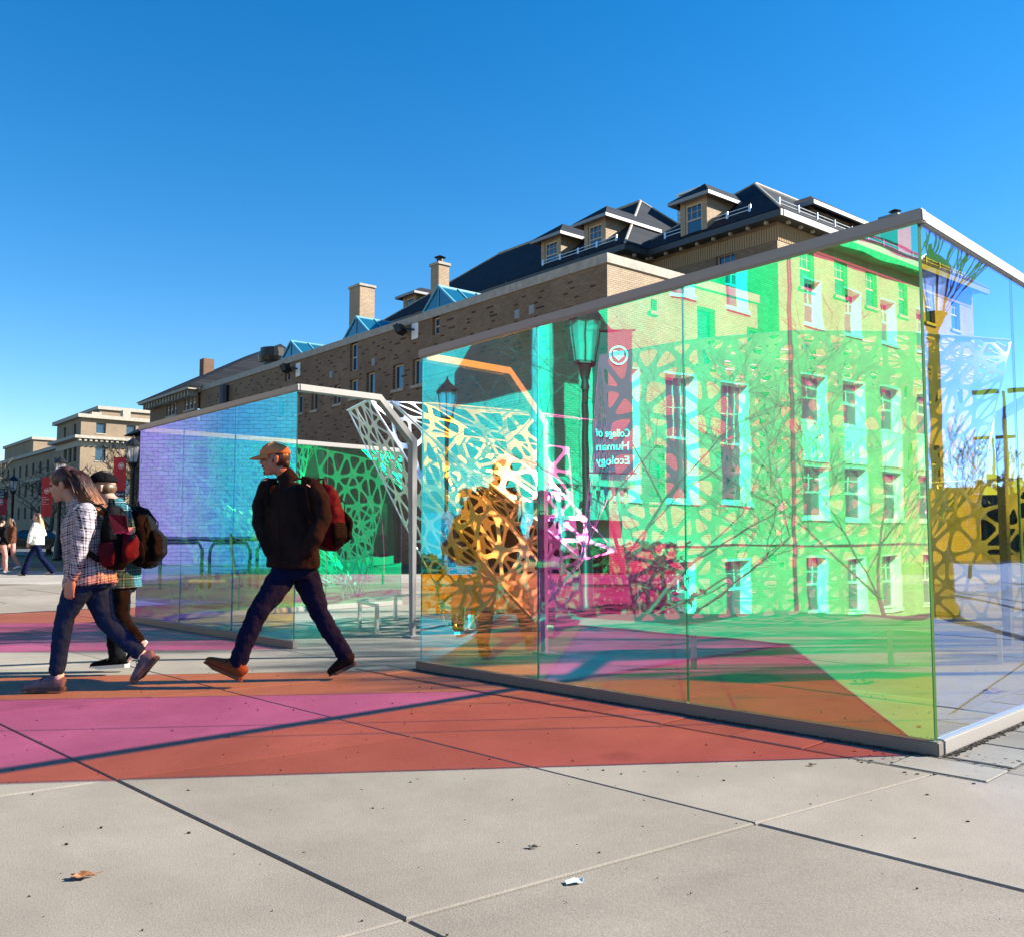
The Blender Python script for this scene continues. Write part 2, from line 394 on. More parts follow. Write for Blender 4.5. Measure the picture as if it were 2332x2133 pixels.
def brickmat(name, c1, c2, mort, du, bw=.21, bh=.067, zoff=0.0):
    """brick courses along horizontal direction du"""
    m, t, o = newmat(name)
    p = t.nodes.new('ShaderNodeBsdfPrincipled'); p.inputs['Roughness'].default_value = .85; p.inputs['Specular IOR Level'].default_value = .2
    t.links.new(p.outputs[0], o.inputs[0])
    g = t.nodes.new('ShaderNodeNewGeometry')
    dt = t.nodes.new('ShaderNodeVectorMath'); dt.operation = 'DOT_PRODUCT'; dt.inputs[1].default_value = (du[0], du[1], 0)
    t.links.new(g.outputs['Position'], dt.inputs[0])
    sx = t.nodes.new('ShaderNodeSeparateXYZ'); t.links.new(g.outputs['Position'], sx.inputs[0])
    cx = t.nodes.new('ShaderNodeCombineXYZ'); t.links.new(dt.outputs['Value'], cx.inputs[0]); t.links.new(sx.outputs[2], cx.inputs[1])
    b = t.nodes.new('ShaderNodeTexBrick'); b.inputs['Scale'].default_value = 1.0; b.inputs['Brick Width'].default_value = bw; b.inputs['Row Height'].default_value = bh
    b.inputs['Mortar Size'].default_value = .009; b.inputs['Color1'].default_value = c4(c1); b.inputs['Color2'].default_value = c4(c2); b.inputs['Mortar'].default_value = c4(mort); b.inputs['Bias'].default_value = 0
    t.links.new(cx.outputs[0], b.inputs['Vector'])
    n = t.nodes.new('ShaderNodeTexNoise'); n.inputs['Scale'].default_value = .5; n.inputs['Detail'].default_value = 8; n.inputs['Roughness'].default_value = .7; t.links.new(g.outputs['Position'], n.inputs['Vector'])
    mr = t.nodes.new('ShaderNodeMapRange'); mr.inputs['From Min'].default_value = .3; mr.inputs['From Max'].default_value = .7; mr.inputs['To Min'].default_value = .78; mr.inputs['To Max'].default_value = 1.15
    t.links.new(n.outputs['Fac'], mr.inputs[0])
    vm = t.nodes.new('ShaderNodeVectorMath'); vm.operation = 'SCALE'; t.links.new(b.outputs['Color'], vm.inputs[0]); t.links.new(mr.outputs[0], vm.inputs['Scale'])
    t.links.new(vm.outputs[0], p.inputs['Base Color'])
    bp = t.nodes.new('ShaderNodeBump'); bp.inputs['Strength'].default_value = .6; bp.inputs['Distance'].default_value = .01; bp.invert = True
    t.links.new(b.outputs['Fac'], bp.inputs['Height']); t.links.new(bp.outputs[0], p.inputs['Normal'])
    return m
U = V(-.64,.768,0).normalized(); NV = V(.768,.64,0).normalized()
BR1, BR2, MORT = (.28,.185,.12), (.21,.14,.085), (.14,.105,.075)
M_BRICK_U = brickmat('tan_brick_shaded', BR1, BR2, MORT, U)  # same brick as the side, coloured darker for the shaded front
M_BRICK_V = brickmat('tan_brick_sunlit', (.44,.335,.225), (.36,.27,.185), (.20,.155,.115), NV)  # same brick as the front, coloured lighter for the sunlit side
M_BRICK_DARK = mat('dark_brick', (.075,.038,.022), .9, rnd=.3)
M_BRICK_E = brickmat('brown_brick', (.20,.11,.07), (.15,.085,.055), (.2,.15,.11), U)
M_BRICK_F = brickmat('pale_brick', (.27,.20,.135), (.24,.18,.12), (.23,.19,.14), V(.74,.67,0).normalized(), .25, .08)

M_SLATE = brickmat('slate_roof', (.011,.015,.023), (.021,.027,.037), (.004,.005,.008), U, .35, .16)

# ================================================================== GROUND
A_DIR = V(-.697,.717,0); A_DIR.normalize()      # along the long glass wall, away to the left
B_DIR = V(.717,.697,0); B_DIR.normalize()       # across it, away to the right
CRN = V(2.09,4.62,0)                            # near corner of the glass walls

def lerp(a, b, t): return a + (b-a)*t
# terrain: the plaza level, dropping to a sunken lawn west of the plaza edge
def edge_x(y):
    if y < 8: return -6.6
    return -6.6 - (y-8)*.55
def terr(x, y):
    if y > 15.5: return -.03
    d = edge_x(y) - x
    k = min(max(d/2.2, 0), 1); k = k*k*(3-2*k)
    k2 = min(max((15.5-y)/2.0, 0), 1)
    return -.03 - 2.95*k*k2
xs = [-900,-500,-300,-200,-140,-100,-70,-50]+[-40+i*1.0 for i in range(0,30)]+[-10+i*.4 for i in range(0,14)]+[-4,-2,0,5,10,20,40,80,150,300,500,900]
ys = [-900,-400,-200,-100,-60,-40]+[-30+i*2 for i in range(0,12)]+[-6+i*.8 for i in range(0,30)]+[18+i*2 for i in range(0,10)]+[40,50,70,100,150,220,350,600,1500]
mb = MB(); nx, ny = len(xs), len(ys)
mb.v = [(x, y, terr(x, y)) for y in ys for x in xs]
for j in range(ny-1):
    for i in range(nx-1):
        a = j*nx+i; mb.f.append((a, a+1, a+nx+1, a+nx)); mb.m.append(0)
tag(mb.build('ground', M_GRASSBED), kind='structure')
def sheet(name, pts, z, m, th=0.0):
    mb = MB(); mb.poly([(p[0], p[1], z) for p in pts]); o = mb.build(name, m); return tag(o, kind='structure')
# plaza slab bed (dark joint dirt shows between the slabs)
sheet('plaza_bed', [(-6.5,-12),(40,-12),(40,21),(-28,21),(-28,15.6),(-10.8,15.6),(-6.5,8)], -.024, M_BED)
# a plain concrete walk beyond the slabs and toward the far left
M_WALK = brickmat('jointed_concrete', (.3,.28,.25), (.28,.26,.23), (.10,.09,.08), A_DIR, 2.1, 1.49)
def walkmat():
    m, t, o = newmat('far_plaza_concrete')
    p = t.nodes.new('ShaderNodeBsdfPrincipled'); p.inputs['Roughness'].default_value = .85; p.inputs['Specular IOR Level'].default_value = .2
    t.links.new(p.outputs[0], o.inputs[0])
    g = t.nodes.new('ShaderNodeNewGeometry'); mp = t.nodes.new('ShaderNodeMapping'); mp.inputs['Rotation'].default_value = (0,0,R(45.2)); t.links.new(g.outputs['Position'], mp.inputs[0])
    b = t.nodes.new('ShaderNodeTexBrick'); b.offset = 0; b.inputs['Scale'].default_value = 1; b.inputs['Brick Width'].default_value = 3.0; b.inputs['Row Height'].default_value = 3.0; b.inputs['Mortar Size'].default_value = .02
    b.inputs['Color1'].default_value = (.315,.29,.255,1); b.inputs['Color2'].default_value = (.285,.265,.235,1); b.inputs['Mortar'].default_value = (.1,.09,.08,1)
    t.links.new(mp.outputs[0], b.inputs['Vector'])
    n = t.nodes.new('ShaderNodeTexNoise'); n.inputs['Scale'].default_value = .4; n.inputs['Detail'].default_value = 8; t.links.new(g.outputs['Position'], n.inputs['Vector'])
    mr = t.nodes.new('ShaderNodeMapRange'); mr.inputs['From Min'].default_value = .3; mr.inputs['From Max'].default_value = .7; mr.inputs['To Min'].default_value = .8; mr.inputs['To Max'].default_value = 1.1; t.links.new(n.outputs['Fac'], mr.inputs[0])
    vm = t.nodes.new('ShaderNodeVectorMath'); vm.operation = 'SCALE'; t.links.new(b.outputs['Color'], vm.inputs[0]); t.links.new(mr.outputs[0], vm.inputs['Scale']); t.links.new(vm.outputs[0], p.inputs['Base Color'])
    return m
M_FARWALK = walkmat()
sheet('far_plaza', [(-60,21),(-28,21),(60,21),(60,25.5),(-7,26.5),(-60,44)], -.012, M_FARWALK)
sheet('road', [(-120,40),(-14,33),(-14,37),(-120,52)], -.016, M_ASPH)
sheet('footpath', [(-120,60),(-30,52),(-26,57),(-120,78)], -.014, M_FARWALK)
sheet('courtyard', [(-120,78),(-26,57),(10,70),(10,140),(-200,140)], -.018, M_ASPH)

# slabs: rows follow the two joint directions of the plaza
P0 = V(-.30,2.68,0)
SA = V(-1.47,1.50,0)      # step along the receding joints
SB = V(1.22,.87,0)        # step across
def slab_mesh():
    g = .0045; bv = .006; zt = 0.0
    def q(i, z, ins):
        a, b = ((0,0),(1,0),(1,1),(0,1))[i]
        p = SB*a + SA*b; c = (SA+SB)*.5; d = (p-c)
        L1 = SB.normalized(); L2 = SA.normalized()
        sa = 1 if a else -1; sb = 1 if b else -1
        return p - L1*sa*ins - L2*sb*ins + V(0,0,z)
    v = [q(i, -.06, g) for i in range(4)] + [q(i, zt-bv*.7, g) for i in range(4)] + [q(i, zt, g+bv) for i in range(4)]
    f = [(8,9,10,11)]
    for i in range(4):
        j = (i+1) % 4
        f += [(i, j, j+4, i+4), (i+4, j+4, j+8, i+8)]
    me = bpy.data.meshes.new('paving_slab'); me.from_pydata([tuple(p) for p in v], [], [tuple(reversed(x)) for x in f]); me.update()
    bm = bmesh.new(); bm.from_mesh(me); bmesh.ops.recalc_face_normals(bm, faces=bm.faces)
    if sum(fc.normal.z for fc in bm.faces if len(fc.verts)==4 and abs(fc.normal.z)>.9) < 0: bmesh.ops.reverse_faces(bm, faces=bm.faces)
    bm.to_mesh(me); bm.free()
    me.materials.append(M_SLAB); return me
sm = slab_mesh()
pave = empty('pavement', (0,0,0), kind='structure')
cand = []
for i in range(-26, 26):
    for j in range(-8, 20):
        o = P0 + SB*i + SA*j; c = o + (SA+SB)*.5
        if c.y < -3 or c.y > 20.6 or c.x < -26 or c.x > 16: continue
        if c.x < edge_x(c.y)+.9 and c.y < 15.6+1: continue
        if c.y > 15 and c.x < -27: continue
        seen = abs(c.x) < c.y*.56+1.6
        cand.append(((0 if seen else 1, c.length), i, j, o))
cand.sort(key=lambda t: t[0])
rs = random.Random(4)
far_slabs = MB()
for n, (k, i, j, o) in enumerate(cand):
    dz = rs.uniform(-.003, .0015)
    if n < 290:
        s = bpy.data.objects.new('paving_slab', sm); COL.objects.link(s); s.parent = pave
        s.location = (o.x, o.y, dz)
    else:
        b = len(far_slabs.v)
        for v in sm.vertices: far_slabs.v.append((v.co.x+o.x, v.co.y+o.y, v.co.z+dz))
        for p in sm.polygons: far_slabs.f.append(tuple(b+q for q in p.vertices)); far_slabs.m.append(0)
if far_slabs.v: tag(far_slabs.build('outer_paving_slabs', M_SLAB, pave), kind='stuff')

# narrow paver border along the glass walls
def paver_me(L, W_):
    mb = MB(); mb.box((0,0,-.02), (L-.010, W_-.010, .05)); me = mb.mesh('paver'); me.materials.append(M_SLAB2)
    bm = bmesh.new(); bm.from_mesh(me)
    bmesh.ops.bevel(bm, geom=[e for e in bm.edges if all(v.co.z > 0 for v in e.verts)], offset=.005, segments=1, affect='EDGES'); bm.to_mesh(me); bm.free(); return me
pme = paver_me(.44, .29)
bed = MB()
def strip(start, d, nrm, n):
    a = math.atan2(d.y, d.x)
    for k in range(n):
        for r in range(1):
            c = start + d*(.22+.44*k) + nrm*(.21)
            s = bpy.data.objects.new('paver', pme); COL.objects.link(s); s.parent = pave
            s.location = (c.x, c.y, -.0005+rs.uniform(-.002,.002)); s.rotation_euler = (0,0,a+rs.uniform(-.006,.006))
    q0 = start + nrm*.03; q1 = start + d*(.44*n) + nrm*.03
    bed.quad(q0+V(0,0,.0015), q1+V(0,0,.0015), q1+nrm*.335+V(0,0,.0015), q0+nrm*.335+V(0,0,.0015))
strip(CRN - B_DIR*.0 - A_DIR*.36, A_DIR, -B_DIR, 11)
strip(CRN, B_DIR, -A_DIR, 10)
bo = bed.build('paver_bed', M_BED, pave)
# dark grit packed against the foot of the walls
gr = MB(); 
for d, n_, L in ((A_DIR, -B_DIR, 4.1), (B_DIR, -A_DIR, 4.2)):
    for k in range(900):
        t = rs.random()*L; o = abs(rs.gauss(0,.018))+.045
        p = CRN + d*t + n_*o; s = rs.uniform(.003,.008)
        gr.box(p+V(0,0,.006+s*.3), (s*1.6, s, s), 0)
tag(gr.build('gravel', M_BED, None), label='dark grit packed along the foot of the near glass walls', cat='gravel', kind='stuff')

# ================================================================== GLASS PAVILION
def wall_panels(parent, a, d, nrm, L, n, z0, ztop, films, gap=.008, th=.013, splits=None):
    """n glass panels from a along d; nrm = outward side, the film is on that face; ztop(t) gives the height"""
    w_ = (L - gap*(n-1))/n
    for k in range(n):
        t0 = k*(w_+gap); t1 = t0+w_
        if splits: t0 = splits[k]+(gap/2 if k else 0); t1 = splits[k+1]-gap/2
        mb = MB()
        A0 = a+d*t0; A1 = a+d*t1; o = nrm*(th/2)
        f = [A0+o+V(0,0,z0), A1+o+V(0,0,z0), A1+o+V(0,0,ztop(t1)), A0+o+V(0,0,ztop(t0))]
        b = [q - nrm*th for q in f]
        mb.quad(*f, m=0)
        mb.quad(b[3], b[2], b[1], b[0], m=1)
        for i in range(4):
            j = (i+1) % 4; mb.quad(f[i], b[i], b[j], f[j], m=2)
        mb.build('glass_panel', [films[k], CLEAR, EDGE], parent)
def rail(parent, name, a, b, wd, ht, m=M_STEELW, bv=.006, up=V(0,0,1)):
    mb = MB(); mb.bar(a, b, wd, ht, 0, up); o = mb.build(name, m, parent); recalc(o); bevel(o, bv, 2); return o
def portal(parent, a, ztop, reach=1.43, drop=.47, fl=.97, m=M_STEELW):
    """bent steel frame: level beam, sloping knee, tapering post"""
    d = B_DIR
    p0 = a + V(0,0,ztop-.04); p1 = a + d*fl + V(0,0,ztop-.04); p2 = a + d*reach + V(0,0,ztop-drop)
    s = .05
    # one continuous beam of square section, mitred at the bends
    pts = [p0, p1, p2, a + d*(reach+.02)]
    wd = [(.042,.034),(.042,.034),(.042,.040),(.026,.026)]
    side = d.cross(V(0,0,1)).normalized()
    dirs = [(pts[i+1]-pts[i]).normalized() for i in range(3)]
    rings = []
    for i, p in enumerate(pts):
        t = dirs[0] if i == 0 else dirs[2] if i == 3 else (dirs[i-1]+dirs[i]).normalized()
        nn = side.cross(t).normalized(); k = 1.0
        if 0 < i < 3: k = 1/max(.3, dirs[i].dot(t))
        hw, hh = wd[i]
        rings.append([p+side*hw+nn*hh*k, p+side*hw-nn*hh*k, p-side*hw-nn*hh*k, p-side*hw+nn*hh*k])
    mb = MB()
    for i in range(3):
        for j in range(4):
            l = (j+1) % 4; mb.quad(rings[i][j], rings[i][l], rings[i+1][l], rings[i+1][j])
    mb.quad(*rings[0]); mb.quad(*reversed(rings[3]))
    o = mb.build('portal_frame', m, parent)
    bm = bmesh.new(); bm.from_mesh(o.data); bmesh.ops.remove_doubles(bm, verts=bm.verts, dist=1e-5); bmesh.ops.recalc_face_normals(bm, faces=bm.faces)
    bmesh.ops.bevel(bm, geom=list(bm.edges), offset=.006, segments=2, affect='EDGES'); bm.to_mesh(o.data); bm.free()
    fb = MB(); q = a + d*(reach+.02); fb.box(q+V(0,0,.012), (.16,.16,.014), 0, (A_DIR, B_DIR, V(0,0,1))); fb.build('foot_plate', m, parent)

pav = empty('glass_pavilion', tuple(CRN), 'near iridescent glass pavilion of magenta, gold and blue panes under a pale steel top rail', 'pavilion', 'iridescent glass pavilions')
LA = 4.06; zA = lambda t: 2.69 - .135*t/LA
wall_panels(pav, CRN, A_DIR, -B_DIR, LA, 3, .075, zA, [FILM_A, FILM_A, FILM_P], splits=(0,1.46,2.73,4.06))
rail(pav, 'base_rail', CRN+V(0,0,.036)+A_DIR*-.03, CRN+A_DIR*(LA+.03)+V(0,0,.036), .065, .072, M_BASE)
rail(pav, 'top_rail', CRN+V(0,0,2.72)+A_DIR*-.035, CRN+A_DIR*(LA+.03)+V(0,0,2.585), .055, .068)
LB = 4.14; zB = lambda t: 2.69 - .05*t/LB
wall_panels(pav, CRN+B_DIR*.02, B_DIR, -A_DIR, LB, 3, .075, zB, [FILM_B, FILM_B, FILM_B])
rail(pav, 'base_rail', CRN+V(0,0,.0375)+B_DIR*.04, CRN+B_DIR*(LB+.03)+V(0,0,.0375), .067, .075)
rail(pav, 'top_rail', CRN+V(0,0,2.7215)+B_DIR*.04, CRN+B_DIR*(LB+.03)+V(0,0,2.67), .052, .070)
L1 = CRN + A_DIR*LA
portal(pav, L1, 2.60)
C2P = CRN + B_DIR*LB
portal_post = V(4.97,9.28,0)
mb = MB(); mb.bar(portal_post, portal_post+V(0,0,2.3), .1, .075, 0, A_DIR); mb.bar(C2P+V(0,0,2.66), portal_post+V(0,0,2.3), .09, .075); o = mb.build('portal_frame', M_STEELW, pav); recalc(o)

CL = V(-2.11,8.96,0)
pv2 = empty('glass_pavilion', tuple(CL), 'farther iridescent glass pavilion with blue violet and green panes beyond the walking man', 'pavilion', 'iridescent glass pavilions')
L2 = 3.78; zL = lambda t: 2.50 - .06*t/L2
wall_panels(pv2, CL, A_DIR, -B_DIR, L2, 3, .075, zL, [FILM_A, FILM_A, FILM_A])
rail(pv2, 'base_rail', CL+V(0,0,.036)+A_DIR*-.03, CL+A_DIR*(L2+.03)+V(0,0,.036), .065, .072, M_BASE)
rail(pv2, 'top_rail', CL+V(0,0,2.535)+A_DIR*-.035, CL+A_DIR*(L2+.03)+V(0,0,2.455), .052, .066)
portal(pv2, CL, 2.575)
DL = CL + A_DIR*L2
LD = 4.15
wall_panels(pv2, DL+B_DIR*.02, B_DIR, -A_DIR, LD, 3, .075, lambda t: 2.40-.0*t, [FILM_D, FILM_D, FILM_D])
rail(pv2, 'base_rail', DL+V(0,0,.0375)+B_DIR*.04, DL+B_DIR*(LD+.03)+V(0,0,.0375), .067, .075)
rail(pv2, 'top_rail', DL+V(0,0,2.435)+B_DIR*.04, DL+B_DIR*(LD+.03)+V(0,0,2.435), .052, .068)

# low steel guard rails that keep people off the leaning sheet metal
def hoop(pts, label, legs):
    t = empty('guard_rail', tuple(pts[0][:2])+(0,), label, 'rail', 'low steel guard rails round the metal shell')
    mb = MB()
    for a, b in zip(pts[:-1], pts[1:]): mb.bar(V(a[0],a[1],.31), V(b[0],b[1],.31), .045, .03)
    o = mb.build('top_bar', M_STEEL, t)
    for p in legs:
        mb = MB(); mb.bar(V(p[0],p[1],0), V(p[0],p[1],.295), .035, .035, 0, A_DIR); mb.build('leg', M_STEEL, t)
hoop([(1.49,7.61),(4.18,7.91)], 'long low steel guard rail standing inside the near glass pavilion', [(1.49,7.61),(3.18,7.80),(4.16,7.91)])
hoop([(-1.5,10.28),(-1.82,10.95),(-1.5,11.95),(-.6,12.6)], 'low bent steel guard rail beneath the leaning metal shell', [(-1.5,10.28),(-1.80,10.93),(-1.5,11.9),(-.62,12.58)])

# ================================================================== PERFORATED METAL SHELL
def star_panel(p00, p10, p11, p01, sp, seed, parent, th=.006):
    """sheet cut by rounded holes so that star-shaped hubs remain; (u,v) bilinear over four corners"""
    p00, p10, p11, p01 = map(Vector, (p00, p10, p11, p01))
    Lu = ((p10-p00).length + (p11-p01).length)/2; Lv = ((p01-p00).length + (p11-p10).length)/2
    rnd = random.Random(seed)
    pts = []
    nu, nv = max(1, round(Lu/sp)), max(1, round(Lv/sp))
    for i in range(nu+1): pts += [(Lu*i/nu, 0.0), (Lu*i/nu, Lv)]
    for j in range(1, nv): pts += [(0.0, Lv*j/nv), (Lu, Lv*j/nv)]
    tries = 0
    while tries < 900:
        tries += 1
        q = (rnd.uniform(sp*.4, Lu-sp*.4) if Lu > sp*.8 else Lu/2, rnd.uniform(sp*.4, Lv-sp*.4) if Lv > sp*.8 else Lv/2)
        if all((q[0]-a[0])**2+(q[1]-a[1])**2 > (sp*rnd.uniform(.62,.9))**2 for a in pts): pts.append(q)
    out = delaunay_2d_cdt([Vector(p) for p in pts], [], [], 0, 1e-5)
    vs, fs = out[0], out[2]
    mb = MB()
    def S(q):
        a, b = q.x/Lu, q.y/Lv
        return (p00*(1-a)+p10*a)*(1-b) + (p01*(1-a)+p11*a)*b
    w_ = sp*(.058 if seed < 12 or seed > 27 else .085)
    for f in fs:
        T = [Vector(vs[i]) for i in f]
        if len(T) != 3: continue
        a, b, c = [(T[(i+1)%3]-T[(i+2)%3]).length for i in range(3)]
        per = a+b+c; area = abs((T[1]-T[0]).cross(T[2]-T[0]))/2
        rin = 2*area/per
        inc = (T[0]*a + T[1]*b + T[2]*c)/per
        if rin < w_*1.6:
            mb.poly([S(q) for q in T]); continue
        k = 1 - w_/rin
        I = [inc + (q-inc)*k for q in T]
        loop = []; outer = []
        N = 5
        for i in range(3):
            pr, cu, nx_ = I[i-1], I[i], I[(i+1)%3]
            e1 = (pr-cu); e2 = (nx_-cu)
            r_ = min(e1.length, e2.length)*.38
            s1 = cu + e1.normalized()*r_; s2 = cu + e2.normalized()*r_
            for q in range(N):
                g = q/(N-1); loop.append((s1*(1-g)+cu*g)*(1-g) + (cu*(1-g)+s2*g)*g)
        for q in loop:
            dd = (q-inc); best = None
            for i in range(3):
                P_, Q_ = T[i], T[(i+1)%3]; e = Q_-P_
                den = dd.x*e.y - dd.y*e.x
                if abs(den) < 1e-9: continue
                s_ = ((P_.x-inc.x)*e.y - (P_.y-inc.y)*e.x)/den
                u_ = ((P_.x-inc.x)*dd.y - (P_.y-inc.y)*dd.x)/den
                if s_ > 0 and -1e-4 <= u_ <= 1.0001 and (best is None or s_ < best): best = s_
            outer.append(inc + dd*(best or 1.1))
        # put the triangle's own corners in so that hubs stay solid
        n = len(loop)
        ib = len(mb.v); mb.v += [tuple(S(q)) for q in loop]
        ob = len(mb.v); mb.v += [tuple(S(q)) for q in outer]
        tb = len(mb.v); mb.v += [tuple(S(q)) for q in T]
        for q in range(n):
            r2 = (q+1) % n
            mb.f.append((ib+q, ob+q, ob+r2, ib+r2)); mb.m.append(0)
        for i in range(3):
            # fan the missing corner piece where consecutive outer points straddle a corner
            for q in range(n):
                r2 = (q+1) % n
                A_, B_ = outer[q], outer[r2]
                da = (T[i]-A_); db = (T[i]-B_); 
                ang = A_-B_
                cr = abs(da.x*db.y - da.y*db.x)
                d0 = A_-inc; d1 = B_-inc; dt = T[i]-inc
                if d0.x*dt.y-d0.y*dt.x and (d0.x*dt.y-d0.y*dt.x)*(dt.x*d1.y-dt.y*d1.x) > 0 and d0.dot(dt) > 0 and d1.dot(dt) > 0 and cr > 1e-9:
                    mb.f.append((ob+q, tb+i, ob+r2)); mb.m.append(0)
    me = mb.mesh('perforated_panel'); me.materials.append(M_PERF)
    bm = bmesh.new(); bm.from_mesh(me); bmesh.ops.remove_doubles(bm, verts=bm.verts, dist=.0015); bmesh.ops.recalc_face_normals(bm, faces=bm.faces); bm.to_mesh(me); bm.free()
    o = put('perforated_panel', me, None, parent)
    sd = o.modifiers.new('thickness', 'SOLIDIFY'); sd.thickness = th; sd.offset = 0
    return o
def ptd(x, y, Y): return pt(x*2332/2016, y*2332/2016, Y)
sh = empty('metal_shell', (0,11,0), 'leaning shell of folded silver sheet metal cut with star shaped holes', 'sculpture')
def fold(a, b, wd=.05):   # solid folded lip along an edge
    mb = MB(); mb.bar(a, b, wd, .012); mb.build('folded_lip', M_PERF, sh)
q = ptd
# left leg, outer side (faces left and down)
T0, T1, T2, T3 = q(686,808,10.9), q(727,787,10.1), q(770,790,10.3), q(840,793,10.9)
F0 = gp(876*1.1567,1232*1.1567); F0b = gp(912*1.1567,1240*1.1567)
K1 = q(834,958,10.15); K0 = q(798,1036,10.9); APX = q(987,1154,11.0)
F1 = gp(1020*1.1567,1216*1.1567); F2 = gp(1052*1.1567,1222*1.1567)
star_panel(T0, T1, K1, K0, .27, 1, sh)
star_panel(K0, K1, APX, q(856,1150,11.0), .30, 2, sh)
star_panel(q(856,1150,11.0), APX, F0b, F0, .34, 3, sh)
# front faces lean back and turn toward the sun: each step to the right lies farther away
M0 = q(838,853,10.75); M1 = q(1055,1025,11.75); M2 = q(1145,1104,12.15)
TA = q(1060,812,12.1); TB = q(1180,700,12.6)
S1 = q(905,930,10.85); S2 = q(1040,1075,11.6); S3 = q(1100,1160,12.0)   # back edge of the lit strip
star_panel(T1, T2, M0, K1, .46, 4, sh)
star_panel(K1, M0, S1, q(900,1045,10.55), .50, 5, sh)
star_panel(q(900,1045,10.55), S1, S2, APX, .56, 6, sh)
star_panel(APX, S2, S3, F2, .50, 7, sh)
# dark return between the two strips (faces down and left)
star_panel(M0, S1, q(1000,1000,11.15), q(945,935,10.9), .42, 8, sh)
star_panel(q(960,960,11.2), S1+V(.05,.25,0), S2+V(.05,.3,0), M1, .36, 28, sh)
star_panel(S2+V(.0,.3,0), S3+V(0,.3,0), M2, M1, .36, 29, sh)
# upper strip up to the top edge
X1 = q(965,870,11.7); X2 = q(1090,950,12.3)
star_panel(T2, T3, X1, M0, .48, 9, sh)
star_panel(T3, TA, X2, X1, .54, 10, sh)
star_panel(M0, X1, X2, M1, .60, 11, sh)
star_panel(M1, X2, q(1215,1085,12.7), M2, .56, 30, sh)
# rear faces in shade seen through the holes
star_panel(q(850,850,13.0), q(1120,880,14.0), gp(1330,1390), gp(1060,1390), .40, 31, sh)
# the big vault on the right
R0 = q(1180,700,10.4); R1 = q(1375,668,10.4); R2 = q(1560,652,10.5); R3 = q(1800,655,10.8); R4 = q(1992,670,11.4); R5 = q(2190,700,11.8)
def g2(x, y): return gp(x*1.1567, y*1.1567)
B0 = g2(1250,1226); B1 = g2(1400,1218); B2 = g2(1580,1210); B3 = g2(1700,1212)
mid = lambda a, b, t, dx=0, dy=0, dz=0: a.lerp(b, t) + V(dx,dy,dz)
N0 = mid(R0,B0,.5,-.1,-.5,.1); N1 = mid(R1,B1,.5,0,-.55,.1); N2 = mid(R2,B2,.5,0,-.5,.1); N3 = mid(R3,B3,.5,.1,-.3,.1)
star_panel(R0, R1, N1, N0, .38, 12, sh); star_panel(R1, R2, N2, N1, .38, 13, sh); star_panel(R2, R3, N3, N2, .40, 14, sh)
star_panel(N0, N1, B1, B0, .36, 15, sh); star_panel(N1, N2, B2, B1, .36, 16, sh); star_panel(N2, N3, B3, B2, .38, 17, sh)
N4 = q(1935,945,10.4); B4 = g2(1840,1222); G5 = q(2150,930,12.4); B5 = V(G5.x*1.0, 12.4, 0)
star_panel(R3, R4, q(1960,810,11.0), N3, .34, 18, sh)
star_panel(N3, q(1960,810,11.0), N4, B3, .36, 19, sh)

star_panel(TB, R0, N0, q(1145,1104,9.8), .34, 21, sh)
star_panel(q(1826,950,9.5), G5, B5, B4, .52, 32, sh)
# roof skin going back over the vault
Z = V(.9,2.4,-.25)
star_panel(R1, R2, R2+Z, R1+Z, .43, 22, sh); star_panel(R2, R3, R3+Z, R2+Z, .43, 23, sh); star_panel(R3, R4, R4+Z, R3+Z, .38, 24, sh)
star_panel(T3, TA, TA+V(.9,1.6,.1), T3+V(.6,1.6,.1), .38, 25, sh)
star_panel(R1+Z, R2+Z, g2(1540,1190)+V(.5,1.5,0), g2(1400,1190)+V(.3,1.4,0), .48, 26, sh)
star_panel(R2+Z, R3+Z, g2(1760,1190)+V(.5,1.5,0), g2(1560,1190)+V(.5,1.5,0), .48, 27, sh)
for a, b in ((T0,T1),(T1,K1),(K1,APX),(T2,M0),(M0,M1),(M1,M2),(T0,K0),(T3,TA),(R0,R1),(R1,R2),(R2,R3),(R3,R4),(M2,F2),(APX,F2),(APX,F0b),(q(1826,950,9.5),G5)):
    fold(a, b)

